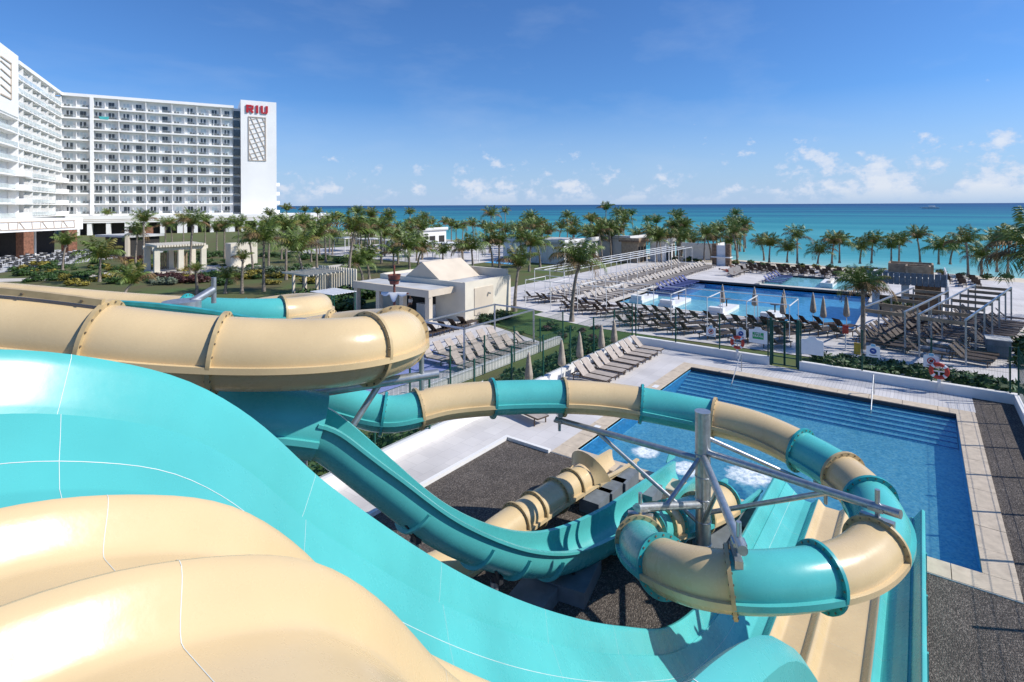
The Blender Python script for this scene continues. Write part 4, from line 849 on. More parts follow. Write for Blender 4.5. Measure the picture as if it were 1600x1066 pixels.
# ================================================================ children area
def kids_area():
    sheet('kids_deck', [(8, 17.7), (27.6, 17.7), (30.4, 26.2), (26, 40), (8, 40)], -.012, 'deck'); sheet('kids_pool_water', [(13, 19.6), (21.5, 19.6), (23.2, 24.5), (21.5, 30), (13, 30)], -.004, 'tile_violet')
    tag(MB().box(12, 28.4, 17.68, 17.95, -.03, .42).build('planter_wall', 'white_wall'), 'white planter wall between hedge and children terrace', 'wall')
    hp, hl, hc, hr = G(669, 509), G(569.5, 490), G(728, 503), G(793, 485)
    g = thing('kids_club_house', 'beige flat roofed house with porch and triangular roof prism', 'building', (hc.x, hc.y, 0))
    s0, s1, t0 = hc.x, hr.x+.3, (hc.y+hr.y)/2; t1 = t0+9.5; pw = hp.x
    MB().box(s0, s1, t0, t1, -.03, 2.62).build('wall', 'cream', g); MB().box(s0+.25, s1-.25, t0+.25, t1-.25, 2.62, 2.66).build('roof', 'roof_grey', g)
    f = MB(); f.box(s0, s1, t0, t0+.25, 2.62, 2.85); f.box(s1-.25, s1, t0+.25, t1, 2.62, 3.3); f.box(s0, s0+.25, t0+.25, t1, 2.62, 2.82); f.box(s0+.25, s1-.25, t1-.25, t1, 2.62, 2.85); f.build('parapet', 'cream', g)
    pt0 = hp.y-.2; pt1 = max(t1, hl.y+.3)
    MB().box(pw-.15, s0-.003, pt0, pt1, 2.25, 2.45).build('porch_roof', 'roof_grey', g); f = MB(); f.box(pw-.2, pw+.1, pt0-.05, pt1, 2.0, 2.52); f.box(pw+.1, s0-.003, pt0-.05, pt0+.2, 2.05, 2.5); f.build('porch_fascia', 'beige_wall', g)
    n = 4
    for k in range(n): t = pt0+.2+(pt1-pt0-.4)*k/(n-1); MB().box(pw-.12, pw+.22, t-.2, t+.2, -.03, 2.0).build('porch_pillar', 'beige_wall', g)
    MB().box(s0-.02, s0-.004, t0+3.0, t0+6.2, .1, 1.95).build('serving_hatch', 'dark_inside', g); MB().box(s0-.5, s0-.02, t0+3.0, t0+4.6, -.03, .95).build('counter', 'white_paint', g)
    sa, sb, ta, tb = s0+.2, s1-.8, t0+2.6, t0+6.8; zr = 4.05                       # roof prism with its ridge along s
    MB().add([(sa, ta, 2.67), (sb, ta, 2.67), (sb, tb, 2.67), (sa, tb, 2.67), (sa, (ta+tb)/2, zr), (sb, (ta+tb)/2, zr)], [(0, 1, 5, 4), (2, 3, 4, 5), (3, 0, 4), (1, 2, 5), (0, 3, 2, 1)]).build('roof_prism', 'beige_wall', g)
    p = [(s0+1.0, .2), (s0+2.4, -.0), (s0+3.2, .9), (s0+3.2, 2.2), (s0+1.0, 2.2)]
    MB().add([(a, t0-.05, b+.1) for a, b in p]+[(a, t0-.003, b+.1) for a, b in p], [(0, 1, 2, 3, 4), (9, 8, 7, 6, 5)]+[(i, i+5, (i+1) % 5+5, (i+1) % 5) for i in range(5)]).build('wall_panel', 'beige_wall', g)
    MB().cyl((s0+2.6, t0-.25, 1.75), (s0+2.6, t0-.05, 1.8), .07, n=10).build('wall_lamp', 'steel', g)
    # attendant
    person((s0-1.3, t0+4.4, -.012), R(200), 'person in white shirt and dark trousers standing under the porch', 'shirt', 'black')
    # pirate mast
    m_ = G(616, 524); g = thing('pirate_mast', 'red brown pirate ship mast with barrel lookout and furled sails', 'mast', (m_.x, m_.y, 0)); x, y = m_.x, m_.y
    MB().cyl((x, y, -.01), (x, y, 4.6), .11, .06, 10).build('pole', 'mast_wood', g, 'auto'); MB().lathe([(.28, 3.35), (.42, 3.95), (.44, 3.98), (.40, 3.98), (.05, 3.6)], 16, (x, y, 0)).build('crows_nest', 'mast_wood', g, 'auto')
    MB().lathe([(.36, 3.6), (.385, 3.6), (.40, 3.68), (.37, 3.68)], 16, (x, y, 0)).build('barrel_hoop', 'dark_furn', g)
    for z, L_ in ((2.75, 1.25), (1.25, 1.3)):
        a, b = Vector((x-.35*L_, y+.7*L_, z)), Vector((x+.35*L_, y-.7*L_, z)); MB().cyl(a, b, .05, n=8).build('yard', 'mast_wood', g, 'auto'); mb = MB()
        for k in range(3):
            u0, u1 = .05+.3*k, .35+.3*k; n = 8
            for i in range(n):
                v0, v1 = u0+(u1-u0)*i/n, u0+(u1-u0)*(i+1)/n; d0, d1 = (.12+.38*(k == 1))*math.sin(math.pi*i/n)+.06, (.12+.38*(k == 1))*math.sin(math.pi*(i+1)/n)+.06
                p0, p1 = a.lerp(b, v0), a.lerp(b, v1); o = Vector((-.09, -.04, 0)); mb.add([p0+o+Vector((0, 0, .07)), p1+o+Vector((0, 0, .07)), p1+o-Vector((0, 0, d1)), p0+o-Vector((0, 0, d0)), p0-o+Vector((0, 0, .07)), p1-o+Vector((0, 0, .07))], [(0, 1, 2, 3), (4, 5, 1, 0)])
        mb.build('sail', 'sign_white', g, True)
    # steel shade frame
    q = [G(738, 575), G(700, 560), G(790, 548), G(842, 556)]; q = [Vector((20.6, 18.6, 0)), Vector((20.6, 21.6, 0)), Vector((26.8, 21.6, 0)), Vector((26.8, 18.6, 0))]
    g = thing('steel_gazebo', 'bare galvanised steel shade frame on the children terrace', 'frame', (20.6, 18.6, 0))
    for p in q: MB().bar(p, p+Vector((0, 0, 2.2)), .08, .08).build('post', 'steel', g)
    for a, b in zip(q, q[1:]+q[:1]): MB().bar(a+Vector((0, 0, 2.2)), b+Vector((0, 0, 2.2)), .08, .08).build('rail', 'steel', g)
    for k in range(7):
        for r_ in range(2): lounger(LL, (20.9+.9*k, 18.9+2.1*r_+random.uniform(-.1, .1), -.01), R(random.uniform(-8, 8)), 'taupe sun lounger on the children terrace by the steel frame', 'loungers on the children terrace', k > 3)
    for k in range(5): lounger(LB, (24.6+.95*k, 25.4, -.01), R(90+random.uniform(-8, 8)), 'taupe sun lounger outside the house wall with shrubs', 'loungers by the house wall', True)
    t = thing('side_table', 'small white side table on the children deck', 'table', (22.6, 27.0, 0)); MB().box(22.3, 22.9, 26.7, 27.3, .4, .44).build('top', 'white_paint', t); [MB().bar((22.6+a, 27+b, 0), (22.6+a, 27+b, .4), .04, .04).build('leg', 'white_paint', t) for a in (-.27, .27) for b in (-.27, .27)]
    # garden pergola left of the house
    a = G(452, 466); g = thing('garden_pergola', 'beige garden pergola with slatted wall behind the tube slide', 'pergola', (a.x, a.y, 0)); x, y = a.x, a.y
    for k in range(16): MB().box(x+4.0, x+4.12, y-4.5+.38*k, y-4.5+.38*k+.24, -.03, 2.6).build('slat', 'cream', g)
    for k in range(4): MB().box(x-.1+1.2*k, x+.1+1.2*k, y-.8, y-.6, -.03, 2.2).build('post', 'beige_wall', g)
    for k in range(9): MB().bar((x+.45*k, y-3.2, 2.3), (x+.45*k, y+1.2, 2.3), .08, .16, up=(0, 0, 1)).build('rafter', 'cream', g)
    b = G(520, 500); c = thing('slat_canopy', 'small white slatted canopy on green posts near the house', 'canopy', (b.x, b.y, 0)); x, y = b.x, b.y
    for k in range(9): MB().box(x-1+.24*k, x-1+.24*k+.16, y-1.4, y+1.4, 2.1, 2.14).build('slat', 'white_paint', c)
    for (dx, dy) in ((-1, -1.3), (1, -1.3), (-1, 1.3), (1, 1.3)): MB().bar((x+dx, y+dy, 0), (x+dx, y+dy, 2.1), .07, .07).build('post', 'fence_green', c)
    # red ball shape and steel cylinder tops behind the tubes
    c = D(152, 462, 17); o = MB().lathe([(.02, .62), (.3, .56), (.52, .36), (.62, .05), (.62, -2)], 20, c-Vector((0, 0, .55))).build('red_dome', 'red_ball', None, True); tag(o, 'dark red dome showing above the tan tube slide', 'dome')
    c = D(284, 470, 13.2); o = MB().cyl((c.x, c.y, -.02), c, .42, n=20).build('steel_drum', 'steel', None, 'auto'); tag(o, 'galvanised steel column head behind the tan tube', 'column')
    a, b = D(300, 472, 13.4), D(334, 452, 13.8); mb = MB(); mb.cyl(a, b, .1, n=12); mb.cyl(b-Vector((0, 0, .35)), b+Vector((0, 0, .3)), .06, n=10); o = mb.build('steel_outrigger', 'steel', None, 'auto'); tag(o, 'inclined steel outrigger pipe behind the turquoise tube', 'pipe')
def person(loc, rz, label, top, legs, pose='stand'):
    g = thing('person', label, 'person', loc, None, rz)
    J = [((0, 0, .98), .15), ((0, 0, 1.2), .145), ((0, -.01, 1.42), .16), ((0, 0, 1.54), .06), ((0, -.02, 1.62), .085), ((0, -.02, 1.74), .095),
         ((.19, 0, 1.42), .065), ((.24, .02, 1.15), .05), ((.22, -.12, .92), .04), ((.21, -.17, .83), .035), ((-.19, 0, 1.42), .065), ((-.25, .02, 1.15), .05), ((-.24, -.10, .92), .04), ((-.23, -.15, .83), .035),
         ((.09, 0, .92), .115), ((.10, -.02, .5), .075), ((.10, .02, .09), .05), ((.11, -.14, .04), .04), ((-.09, 0, .92), .115), ((-.12, .04, .5), .075), ((-.13, .10, .09), .05), ((-.14, -.06, .04), .04)]
    E = [(0, 1), (1, 2), (2, 3), (3, 4), (4, 5), (2, 6), (6, 7), (7, 8), (8, 9), (2, 10), (10, 11), (11, 12), (12, 13), (0, 14), (14, 15), (15, 16), (16, 17), (0, 18), (18, 19), (19, 20), (20, 21)]
    def skin(name, idx, m, grow=1.0):
        me = bpy.data.meshes.new(name); mp = {k: i for i, k in enumerate(idx)}; me.from_pydata([J[k][0] for k in idx], [(mp[a], mp[b]) for a, b in E if a in mp and b in mp], [])
        o = put(me, name, g); md = o.modifiers.new('skin', 'SKIN'); 
        for k, sv in zip(idx, me.skin_vertices[0].data): sv.radius = (J[k][1]*grow, J[k][1]*grow*.8)
        me.skin_vertices[0].data[0].use_root = True
        o.modifiers.new('sub', 'SUBSURF').levels = 1; o.modifiers['sub'].render_levels = 1; me.materials.append(MATS[m]); return o
    skin('body', list(range(22)), 'skin'); skin('shirt', [0, 1, 2, 6, 7, 10, 11], top, 1.14); skin('trousers', [0, 14, 15, 16, 18, 19, 20], legs, 1.14)
    MB().lathe([(.02, .12), (.075, .10), (.102, .04), (.104, -.01), (.08, -.05)], 14, (0, 0, 1.745)).build('hair', 'black', None, True).parent = g
kids_area()
for a_, b_, lb_ in ((67.5, 17.75, 'person in red shorts sunbathing on a cream lounger'), (71.5, 17.9, 'person in dark shorts sunbathing beside the lagoon')):
    person((a_, b_, .40), 0, lb_, 'skin', 'buoy_red' if 'red' in lb_ else 'black'); o_ = [q for q in bpy.data.objects if q.get('label') == lb_][0]; o_.rotation_euler = (R(-78), 0, R(30))
# ================================================================ hotel
def hotel():
    A = Vector(C3(-136.8, 165, 0)); ur = (Vector(C3(40.1, 23, 0))).normalized(); ul = Vector(C3(19.6, -36, 0)).normalized(); up = Vector((0, 0, 1)); FH = 3.3; Z0 = 6.1
    nr = Vector((ur.y, -ur.x, 0)); nl = Vector((-ul.y, ul.x, 0))                     # outward normals
    if nr.dot(-A) < 0: nr = -nr
    if nl.dot(ur) < 0: nl = -nl
    def pbox(mb, o, u, n, a0, a1, d0, d1, z0, z1):                                 # box in facade coordinates
        P = lambda a, d, z: o+u*a+n*d+up*z
        vs = [P(a0, d0, z0), P(a1, d0, z0), P(a1, d1, z0), P(a0, d1, z0), P(a0, d0, z1), P(a1, d0, z1), P(a1, d1, z1), P(a0, d1, z1)]
        mb.add(vs, [(0, 3, 2, 1), (4, 5, 6, 7), (0, 1, 5, 4), (1, 2, 6, 5), (2, 3, 7, 6), (3, 0, 4, 7)])
        return mb
    g = thing('hotel', 'large white hotel with balcony wings and sign tower', 'building', A); furn = []
    LEN = 49.6
    def wing(o, u, n, L, bays, kind):
        pbox(MB(), o, u, n, -.3, L, -14, -1.3, -.05, Z0+11*FH+.9).build('wing_core', 'hotel_white', g)
        pbox(MB(), o, u, n, -.3, L+.3, -1.3, .35, Z0+11*FH+.05, Z0+11*FH+.95).build('roof_band', 'hotel_white', g)
        bw = L/bays
        for f in range(11):
            z = Z0+f*FH; lowr = kind == 'L' and f < 4
            sl_ = pbox(MB(), o, u, n, .0, L, -1.29, .25, z-.28, z).build('balcony_slab', 'hotel_white', g)
            if kind == 'R': pbox(MB(), o, u, n, .0, L, .17, .24, z+.002, z+.18).build('kerb', 'hotel_white', sl_)
            for b in range(bays):
                a = bw*b
                dv = pbox(MB(), o, u, n, a-.09, a+.09, -1.28, .10 if b % 2 == 0 or kind == 'L' else -.4, z+.002, z+FH-.29 if b % 2 == 0 else z+2.1).build('divider', 'hotel_white', g)
                wx = a+bw*(.22 if b % 2 else .30); ww = bw*.42
                wn = pbox(MB(), o, u, n, wx, wx+ww, -1.285, -1.24, z+.02, z+2.35).build('window', 'glass_dark' if random.random() < .55 else 'glass_rail', g)
                pbox(MB(), o, u, n, wx+ww*(.46+random.uniform(-.2, .2)), wx+ww*.56, -1.238, -1.21, z+.03, z+2.34).build('frame', 'hotel_white', wn)
                rl = pbox(MB(), o, u, n, a+.12, a+bw-.12, .12, .16, z+.2, z+1.1).build('railing', 'glass_rail', g) if kind == 'L' else None
                if kind == 'R':
                    c = o+u*(a+bw*(.62 if b % 2 else .36))+n*(-.45)+up*z
                    furn.append((c, math.atan2(u.y, u.x)))
            if kind == 'R': pbox(MB(), o, u, n, .1, L-.1, .19, .21, z+.19, z+1.05).build('glass_railing', 'rail_clear', g)
        return bw
    m = mat('rail_clear', (.7, .76, .76), .08, .02, 1); t = m.node_tree; b = t.nodes['Principled BSDF']; b.inputs['Alpha'].default_value = .10
    oR = A+nr*0; wing(oR, ur, nr, LEN-3.2, 13, 'R'); wing(A, ul, nl, 41.0, 11, 'L')
    pbox(MB(), A, ur, nr, 7.0, 7.9, -1.8, .6, Z0, Z0+11*FH).build('pier', 'hotel_white', g)
    # stair recess and sign tower at the right end
    for f in range(11): pbox(MB(), A, ur, nr, LEN-2.9, LEN-1.0, -1.6, -.6, Z0+f*FH+.3, Z0+f*FH+2.6).build('stair_window', 'glass_dark', g)
    pbox(MB(), A, ur, nr, LEN-3.2, LEN-.8, -14, -1.65, -.05, Z0+11*FH+.3).build('stair_core', 'hotel_white', g)
    tw = pbox(MB(), A, ur, nr, LEN-.8, LEN+10.6, -14, 1.4, -.05, Z0+11*FH+3.0).build('sign_tower', 'hotel_white', g)
    T0 = A+ur*(LEN-.8)+nr*1.4; W = 11.4; zt = Z0+11*FH+3.0
    lt = thing('tmp', None, None); bpy.data.objects.remove(lt); o_ = T0+ur*1.7; zb_ = zt-4.3; hl = 2.7; sw = .72
    def stroke(mb, a0, a1, z0, z1): pbox(mb, o_, ur, nr, a0, a1, .05, .42, zb_+z0, zb_+z1)
    r_ = MB(); stroke(r_, 0, sw, 0, hl); stroke(r_, sw+.002, 1.7, hl-.62, hl); stroke(r_, sw+.002, 1.7, 1.02, 1.58); stroke(r_, 1.702, 2.35, 1.2, hl-.15); r_.bar(o_+ur*1.25+nr*.23+up*(zb_+1.05), o_+ur*2.15+nr*.23+up*(zb_+.02), .36, .72); r_.build('sign_letter_r', 'red', tw)
    r_ = MB(); stroke(r_, 3.1, 3.1+sw, 0, hl); r_.build('sign_letter_i', 'red', tw)
    r_ = MB(); stroke(r_, 4.6, 4.6+sw, .45, hl); stroke(r_, 6.2, 6.2+sw, .45, hl); stroke(r_, 4.8, 6.72, -.02, .448); r_.build('sign_letter_u', 'red', tw)
    la = MB(); pa0, pa1, pz0, pz1 = 2.4, 8.0, zt-21.0, zt-5.6
    for (a0, a1, z0, z1) in ((pa0, pa1, pz0, pz0+.22), (pa0, pa1, pz1-.22, pz1), (pa0, pa0+.22, pz0, pz1), (pa1-.22, pa1, pz0, pz1)): pbox(la, T0, ur, nr, a0, a1, .02, .25, z0, z1)
    def clipbar(a, z, da, dz):
        k0, k1 = -50, 50
        for p, d, lo, hi in ((a, da, pa0, pa1), (z, dz, pz0, pz1)):
            if abs(d) > 1e-6: q = sorted(((lo-p)/d, (hi-p)/d)); k0, k1 = max(k0, q[0]), min(k1, q[1])
        if k1 > k0: la.bar(T0+ur*(a+da*k0)+nr*.12+up*(z+dz*k0), T0+ur*(a+da*k1)+nr*.12+up*(z+dz*k1), .17, .17)
    for k in range(13): clipbar(pa0, pz0-3+1.7*k, 1, .32+.02*(k % 3))
    for k in range(9): clipbar(pa0-7+1.9*k, pz1, .42, -1)
    la.build('lattice', 'lattice', tw)
    for f in range(4): pbox(MB(), A, ur, nr, LEN+10.6, LEN+12.0, -6, -2, Z0+f*FH-.3, Z0+f*FH+.9).build('end_balcony', 'hotel_white', g)
    # podium under the right wing, wide openings and thin cornice lines
    pd = pbox(MB(), A, ur, nr, 2, LEN+28, -13.9, 7.0, 3.6, Z0-.3).build('podium_band', 'hotel_white', g)
    for z in (4.1, 4.6): pbox(MB(), A, ur, nr, 2, LEN+28, 7.01, 7.06, z, z+.12).build('cornice', 'lattice', pd)
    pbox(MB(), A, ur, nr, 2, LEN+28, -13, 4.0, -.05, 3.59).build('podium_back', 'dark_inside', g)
    for k in range(16): pbox(MB(), A, ur, nr, 2.5+4.6*k, 3.6+4.6*k if k % 3 else 5.2+4.6*k, 4.02, 6.8, -.05, 3.59).build('podium_pier', 'hotel_white', g)
    # left wing: rounded lower balconies, pier block with lattice
    for f in range(4):
        z = Z0+f*FH
        for (a, w_) in ((-1.5, 9.5), (36.5, 8.0)):
            pr = MB(); n = 8; pts = [(a, .2), (a+w_, .2)]+[(a+w_-.9+.9*math.cos(x), .25+1.5*math.sin(x)) for x in [i*math.pi/2/n for i in range(n+1)]]+[(a+.9-.9*math.cos(x), .25+1.5*math.sin(x)) for x in [math.pi/2-i*math.pi/2/n for i in range(n+1)]]
            vs = [A+ul*p+nl*q+up*(z-.28) for p, q in pts]+[A+ul*p+nl*q+up*(z+1.1) for p, q in pts]; k = len(pts); pr.add(vs, [tuple(range(k-1, -1, -1)), tuple(range(k, 2*k))]+[(i, (i+1) % k, k+(i+1) % k, k+i) for i in range(k)]); pr.build('round_balcony', 'hotel_white', g)
    pbox(MB(), A, ul, nl, 42.6, 66, -14, .5, Z0+7*FH+.3, Z0+11*FH+1.6).build('pier_block', 'hotel_white', g); pbox(MB(), A, ul, nl, 41.0, 66, -14, -1.6, -.05, Z0+7*FH).build('pier_core', 'hotel_white', g)
    for f in range(8): pbox(MB(), A, ul, nl, 42.7, 66, -1.59, .45, Z0+f*FH-.28, Z0+f*FH).build('balcony_slab', 'hotel_white', g); pbox(MB(), A, ul, nl, 42.7, 66, .38, .43, Z0+f*FH+.1, Z0+f*FH+1.05).build('railing', 'glass_rail', g); pbox(MB(), A, ul, nl, 42.5, 42.75, -1.5, .45, Z0+f*FH, Z0+f*FH+3.0).build('divider', 'hotel_white', g)
    la = MB()
    for (a0, a1, z0, z1) in ((48, 48.3, 33, 41), (48, 55, 32.8, 33.1), (48, 55, 40.9, 41.2)): pbox(la, A, ul, nl, a0, a1, .51, .7, z0, z1)
    for k in range(4): la.bar(A+ul*48+nl*.6+up*(34.2+1.8*k), A+ul*55+nl*.6+up*(35+1.7*k), .2, .2)
    la.build('lattice', 'lattice', g)
    # balcony furniture
    mb = MB(); mb.box(-.75, -.15, -.3, .3, .0, .42); mb.box(-.75, -.15, .22, .34, .42, .95); mb.box(.15, .7, -.28, .28, .0, .42); mb.box(.15, .7, .2, .32, .42, .9); mb.box(-.1, .1, -.1, .1, .0, .5); me = mb.mesh('balcony_chairs', 'dark_furn')
    for c, a in furn: tag(put(me, 'balcony_seating', None, c+Vector((0, 0, .004)), a), 'dark balcony chair pair on a hotel balcony', 'chairs', 'hotel balcony chairs')
    cl = MB(); c = A+ur*9.2+nr*.25+up*(Z0+9*FH+.9); cl.add([c, c+ur*2.6+up*.1, c+ur*2.4-up*.9+nr*.05, c+ur*.3-up*.8+nr*.05], [(0, 1, 2, 3)]); tag(cl.build('towel', 'teal'), 'turquoise towel hung over a hotel balcony', 'towel')
    # restaurant with lattice fascia in front of the left wing
    p0, p1 = C3(-79.0, 100, 0), C3(-84, 74, 0); u = (p1-p0).normalized(); n = Vector((u.y, -u.x, 0))
    if n.dot(ur) < 0: n = -n
    r_ = thing('restaurant', 'white terrace restaurant with lattice fascia and brick piers', 'building', p0); L_ = (p1-p0).length+14
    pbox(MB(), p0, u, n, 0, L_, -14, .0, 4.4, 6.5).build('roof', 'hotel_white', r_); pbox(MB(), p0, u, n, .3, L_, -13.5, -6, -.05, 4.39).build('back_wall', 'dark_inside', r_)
    la = MB(); pbox(la, p0, u, n, 1.5, L_, .01, .12, 4.75, 4.9); pbox(la, p0, u, n, 1.5, L_, .01, .12, 6.0, 6.15)
    for k in range(30):
        a = 1.6+1.2*k; la.bar(p0+u*a+n*.06+up*4.8, p0+u*(a+(.1, .9, -.2)[k % 3])+n*.06+up*6.1, .12, .1)
    la.build('lattice', 'lattice', r_)
    for k in range(5): pbox(MB(), p0, u, n, 1+7.5*k, 2.6+7.5*k, -1.7, -.1, -.05, 4.39).build('pier', 'brick', r_)
    for k in range(6): pbox(MB(), p0, u, n, 4.5+6*k, 4.8+6*k, -5, -4.7, -.05, 4.39).build('column', 'white_paint', r_)
    # terrace furniture
    tm = MB(); tm.cur = 0; tm.box(-.45, .45, -.45, .45, .72, .76); tm.cur = 1; tm.cyl((0, 0, 0), (0, 0, .72), .05, n=6); tme = tm.mesh('dining_table', ['table_white', 'dark_furn'])
    cm = MB(); cm.box(-.22, .22, -.22, .22, .40, .46); cm.box(-.22, .22, .19, .24, .46, .85)
    for a in (-.2, .2):
        for b in (-.2, .2): cm.bar((a, b, 0), (a, b, .4), .03, .03)
    cme = cm.mesh('dining_chair', 'dark_furn'); cnt = 0
    sheet('restaurant_terrace', [tuple((p0+u*a+n*d)[:2]) for a, d in ((-6, -13), (36, -13), (36, 19), (-6, 13))], -.03, 'roof_grey')
    for i in range(13):
        for j in range(7):
            p = p0+u*(-3+2.7*i+random.uniform(-.3, .3))+n*(1.2+2.25*j+random.uniform(-.3, .3)); a = random.uniform(-.3, .3)
            if pix(p)[0] < -40 or pix(p)[0] > 160: continue
            tag(put(tme, 'dining_table', None, p+up*-.025, a), 'white topped dining table on the restaurant terrace', 'table', 'restaurant terrace tables')
            for sg in (0, 1): tag(put(cme, 'dining_chair', None, p+up*-.025+Vector((math.sin(a+sg*math.pi)*-.8, math.cos(a+sg*math.pi)*.8, 0)), a+sg*math.pi), 'dark dining chair on the restaurant terrace', 'chair', 'restaurant terrace chairs')
    # buildings in the garden before the hotel
    def gblock(name, label, px0, py0, px1, py1, h, dep, m, roof=None):
        a, b = G(px0, py0), G(px1, py1); uu = (b-a).normalized(); nn = Vector((uu.y, -uu.x, 0)); nn = -nn if nn.dot(-a) < 0 else nn; gg = thing(name, label, 'building', a)
        pbox(MB(), a, uu, nn, 0, (b-a).length, -dep, 0, -.05, h).build('wall', m, gg)
        if roof: pbox(MB(), a, uu, nn, -1.5, (b-a).length+.6, -dep-.5, .8, h, h+.35).build('roof', roof, gg)
        return gg
    gblock('garden_kiosk', 'dark roofed bar kiosk beside the restaurant terrace', 165, 398, 205, 400, 3.2, 5, 'dark_inside', 'roof_grey'); gblock('brick_block', 'brown brick block behind the beige garden wall', 226, 386, 240, 384, 4.2, 3, 'brick'); gblock('garden_wall', 'beige garden wall in front of the brick block', 200, 402, 228, 388, 3.6, .4, 'beige_wall')
    gp = G(245, 432); a = G(245, 430); b = G(318, 424); uu = (b-a).normalized(); nn = Vector((uu.y, -uu.x, 0)); nn = -nn if nn.dot(-a) < 0 else nn; gg = thing('rafter_pergola', 'cream garden pergola with rafters and pierced wall', 'pergola', a); L_ = (b-a).length
    for k in (0, .5, 1):
        for d in (0, -4.5): pbox(MB(), a, uu, nn, L_*k-.3, L_*k+.3, d-.3, d+.3, -.05, 3.0).build('post', 'cream', gg)
    for d in (0, -4.5): pbox(MB(), a, uu, nn, -.5, L_+.5, d-.2, d+.2, 3.0, 3.45).build('beam', 'cream', gg)
    for k in range(18): pbox(MB(), a, uu, nn, L_*k/17-.1, L_*k/17+.1, -5.2, .7, 3.452, 3.7).build('rafter', 'cream', gg)
    for k in range(12): pbox(MB(), a, uu, nn, 1.5+L_*.6*k/12, 1.5+L_*.6*(k+.6)/12, -4.45, -4.25, -.05, 2.4).build('pierced_panel', 'wood_light', gg)
    pbox(MB(), a, uu, nn, -.6, L_+7, -5.5, .9, -.05, .25).build('plinth', 'path', gg); pbox(MB(), a, uu, nn, L_+3.5, L_+7, -2.5, -.4, .25, 3.4).build('end_wall', 'cream', gg)
hotel()
# garden paths and beds
sheet('garden_path', [tuple(G(x, y)[:2]) for x, y in ((-60, 436), (60, 434), (150, 428), (240, 412), (250, 414), (160, 431), (70, 438), (-60, 442))], -.03, 'path')
sheet('garden_path', [tuple(G(x, y)[:2]) for x, y in ((330, 424), (480, 418), (560, 410), (560, 413), (480, 422), (340, 430))], -.03, 'path')
# ================================================================ plants
def frond_mesh(name, L=2.6, droop=1.0, m='frond', n=17, lw=.045, seed=0, e0=1.0):
    """one feather leaf: arching rib along +X from the origin with drooping leaflets on both sides"""
    rd = random.Random(seed); mb = MB(); pts = []; a = e0; p = Vector((0, 0, 0)); st_ = L/n
    for i in range(n+1):
        pts.append(p.copy()); p = p+Vector((math.cos(a), 0, math.sin(a)))*st_; a -= droop*(.4+1.2*i/n)/n*1.7
    for i in range(n):
        w0 = .03*(1-i/n)+.006; w1 = .03*(1-(i+1)/n)+.006; q0, q1 = pts[i], pts[i+1]
        mb.add([q0+Vector((0, w0, 0)), q0-Vector((0, w0, 0)), q1-Vector((0, w1, 0)), q1+Vector((0, w1, 0))], [(0, 1, 2, 3)])
    for i in range(2, n+1):
        u = i/n; T = (pts[i]-pts[i-1]).normalized(); ll = L*.30*(math.sin(math.pi*(.12+.80*u))**.7)
        for sg in (-1, 1):
            for h in (0, .5):
                b = pts[i-1].lerp(pts[i], h); d = (T*(.55+rd.uniform(-.15, .15))+Vector((0, sg, 0))*.75+Vector((0, 0, -.45+rd.uniform(-.25, .25)))).normalized(); mid = b+d*ll*.55; tip = b+d*ll+Vector((0, 0, -.22*ll)); wv = T*lw
                mb.add([b, mid+wv, tip, mid-wv], [(0, 1, 2, 3)])
    return mb
FR = {}
for m in ('frond', 'frond_yellow', 'frond_dry'):
    FR[m] = [frond_mesh('frond', 2.5+.2*k, .42+.3*k, m, lw=.036, seed=k, e0=e).mesh('frond', m) for k, e in enumerate((1.47, 1.34, 1.18, .98, .6))]
def crown_spec(rd, nf, yellow=.15, dry=.08, spread=1.0):
    out = []
    for i in range(nf):
        u = i/nf; k = min(4, int(u*5*spread)); r = rd.random(); m = 'frond_dry' if (k >= 3 and r < dry*4) else ('frond_yellow' if r < yellow else 'frond')
        out.append((k, m, i*2.399+rd.uniform(-.3, .3), rd.uniform(.85, 1.12), rd.uniform(-.12, .12)))
    return out
def crown_mesh(spec):
    mb = MB(); ms = ['frond', 'frond_yellow', 'frond_dry']
    for k, m, az, sc, ti in spec:
        src = FR[m][k]; M = Matrix.Rotation(az, 4, 'Z') @ Matrix.Rotation(ti, 4, 'X') @ Matrix.Scale(sc, 4); mb.cur = ms.index(m); mb.add([M @ v.co for v in src.vertices], [tuple(p.vertices) for p in src.polygons])
    return mb.mesh('crown', ms)
def trunk_mesh(h, lean, r0, seed):
    rd = random.Random(seed); mb = MB(); n = 14; k = 9; vs = []; az = rd.uniform(0, 6.28)
    for i in range(n+1):
        u = i/n; off = lean*h*u*u; r = r0*(1.35-.6*min(1, u*5)+.0) if u < .12 else r0*(.95-.35*u); r *= 1+.05*(i % 2)
        vs += [(off*math.cos(az)+r*math.cos(2*math.pi*j/k), off*math.sin(az)+r*math.sin(2*math.pi*j/k), u*h) for j in range(k)]
    mb.add(vs, [(i*k+j, i*k+(j+1) % k, (i+1)*k+(j+1) % k, (i+1)*k+j) for i in range(n) for j in range(k)]+[tuple(range(n*k, n*k+k))])
    # old leaf bases under the crown
    top = Vector((lean*h*math.cos(az), lean*h*math.sin(az), h))
    for i in range(10): a = rd.uniform(0, 6.28); b = top+Vector((0, 0, -rd.uniform(.05, .7))); mb.bar(b, b+Vector((math.cos(a)*.22, math.sin(a)*.22, .35)), .07, .03)
    return mb.mesh('trunk', 'trunk', 'auto'), top
CR = [crown_mesh(crown_spec(random.Random(i), 17+2*(i % 3), (.08, .2, .12, .5, .1, .15)[i], .08, (1, .8, 1.05, .95, .7, .9)[i])) for i in range(6)]
TR = [trunk_mesh(6.0, l, .16, i) for i, l in enumerate((0, .03, .06, .10))]
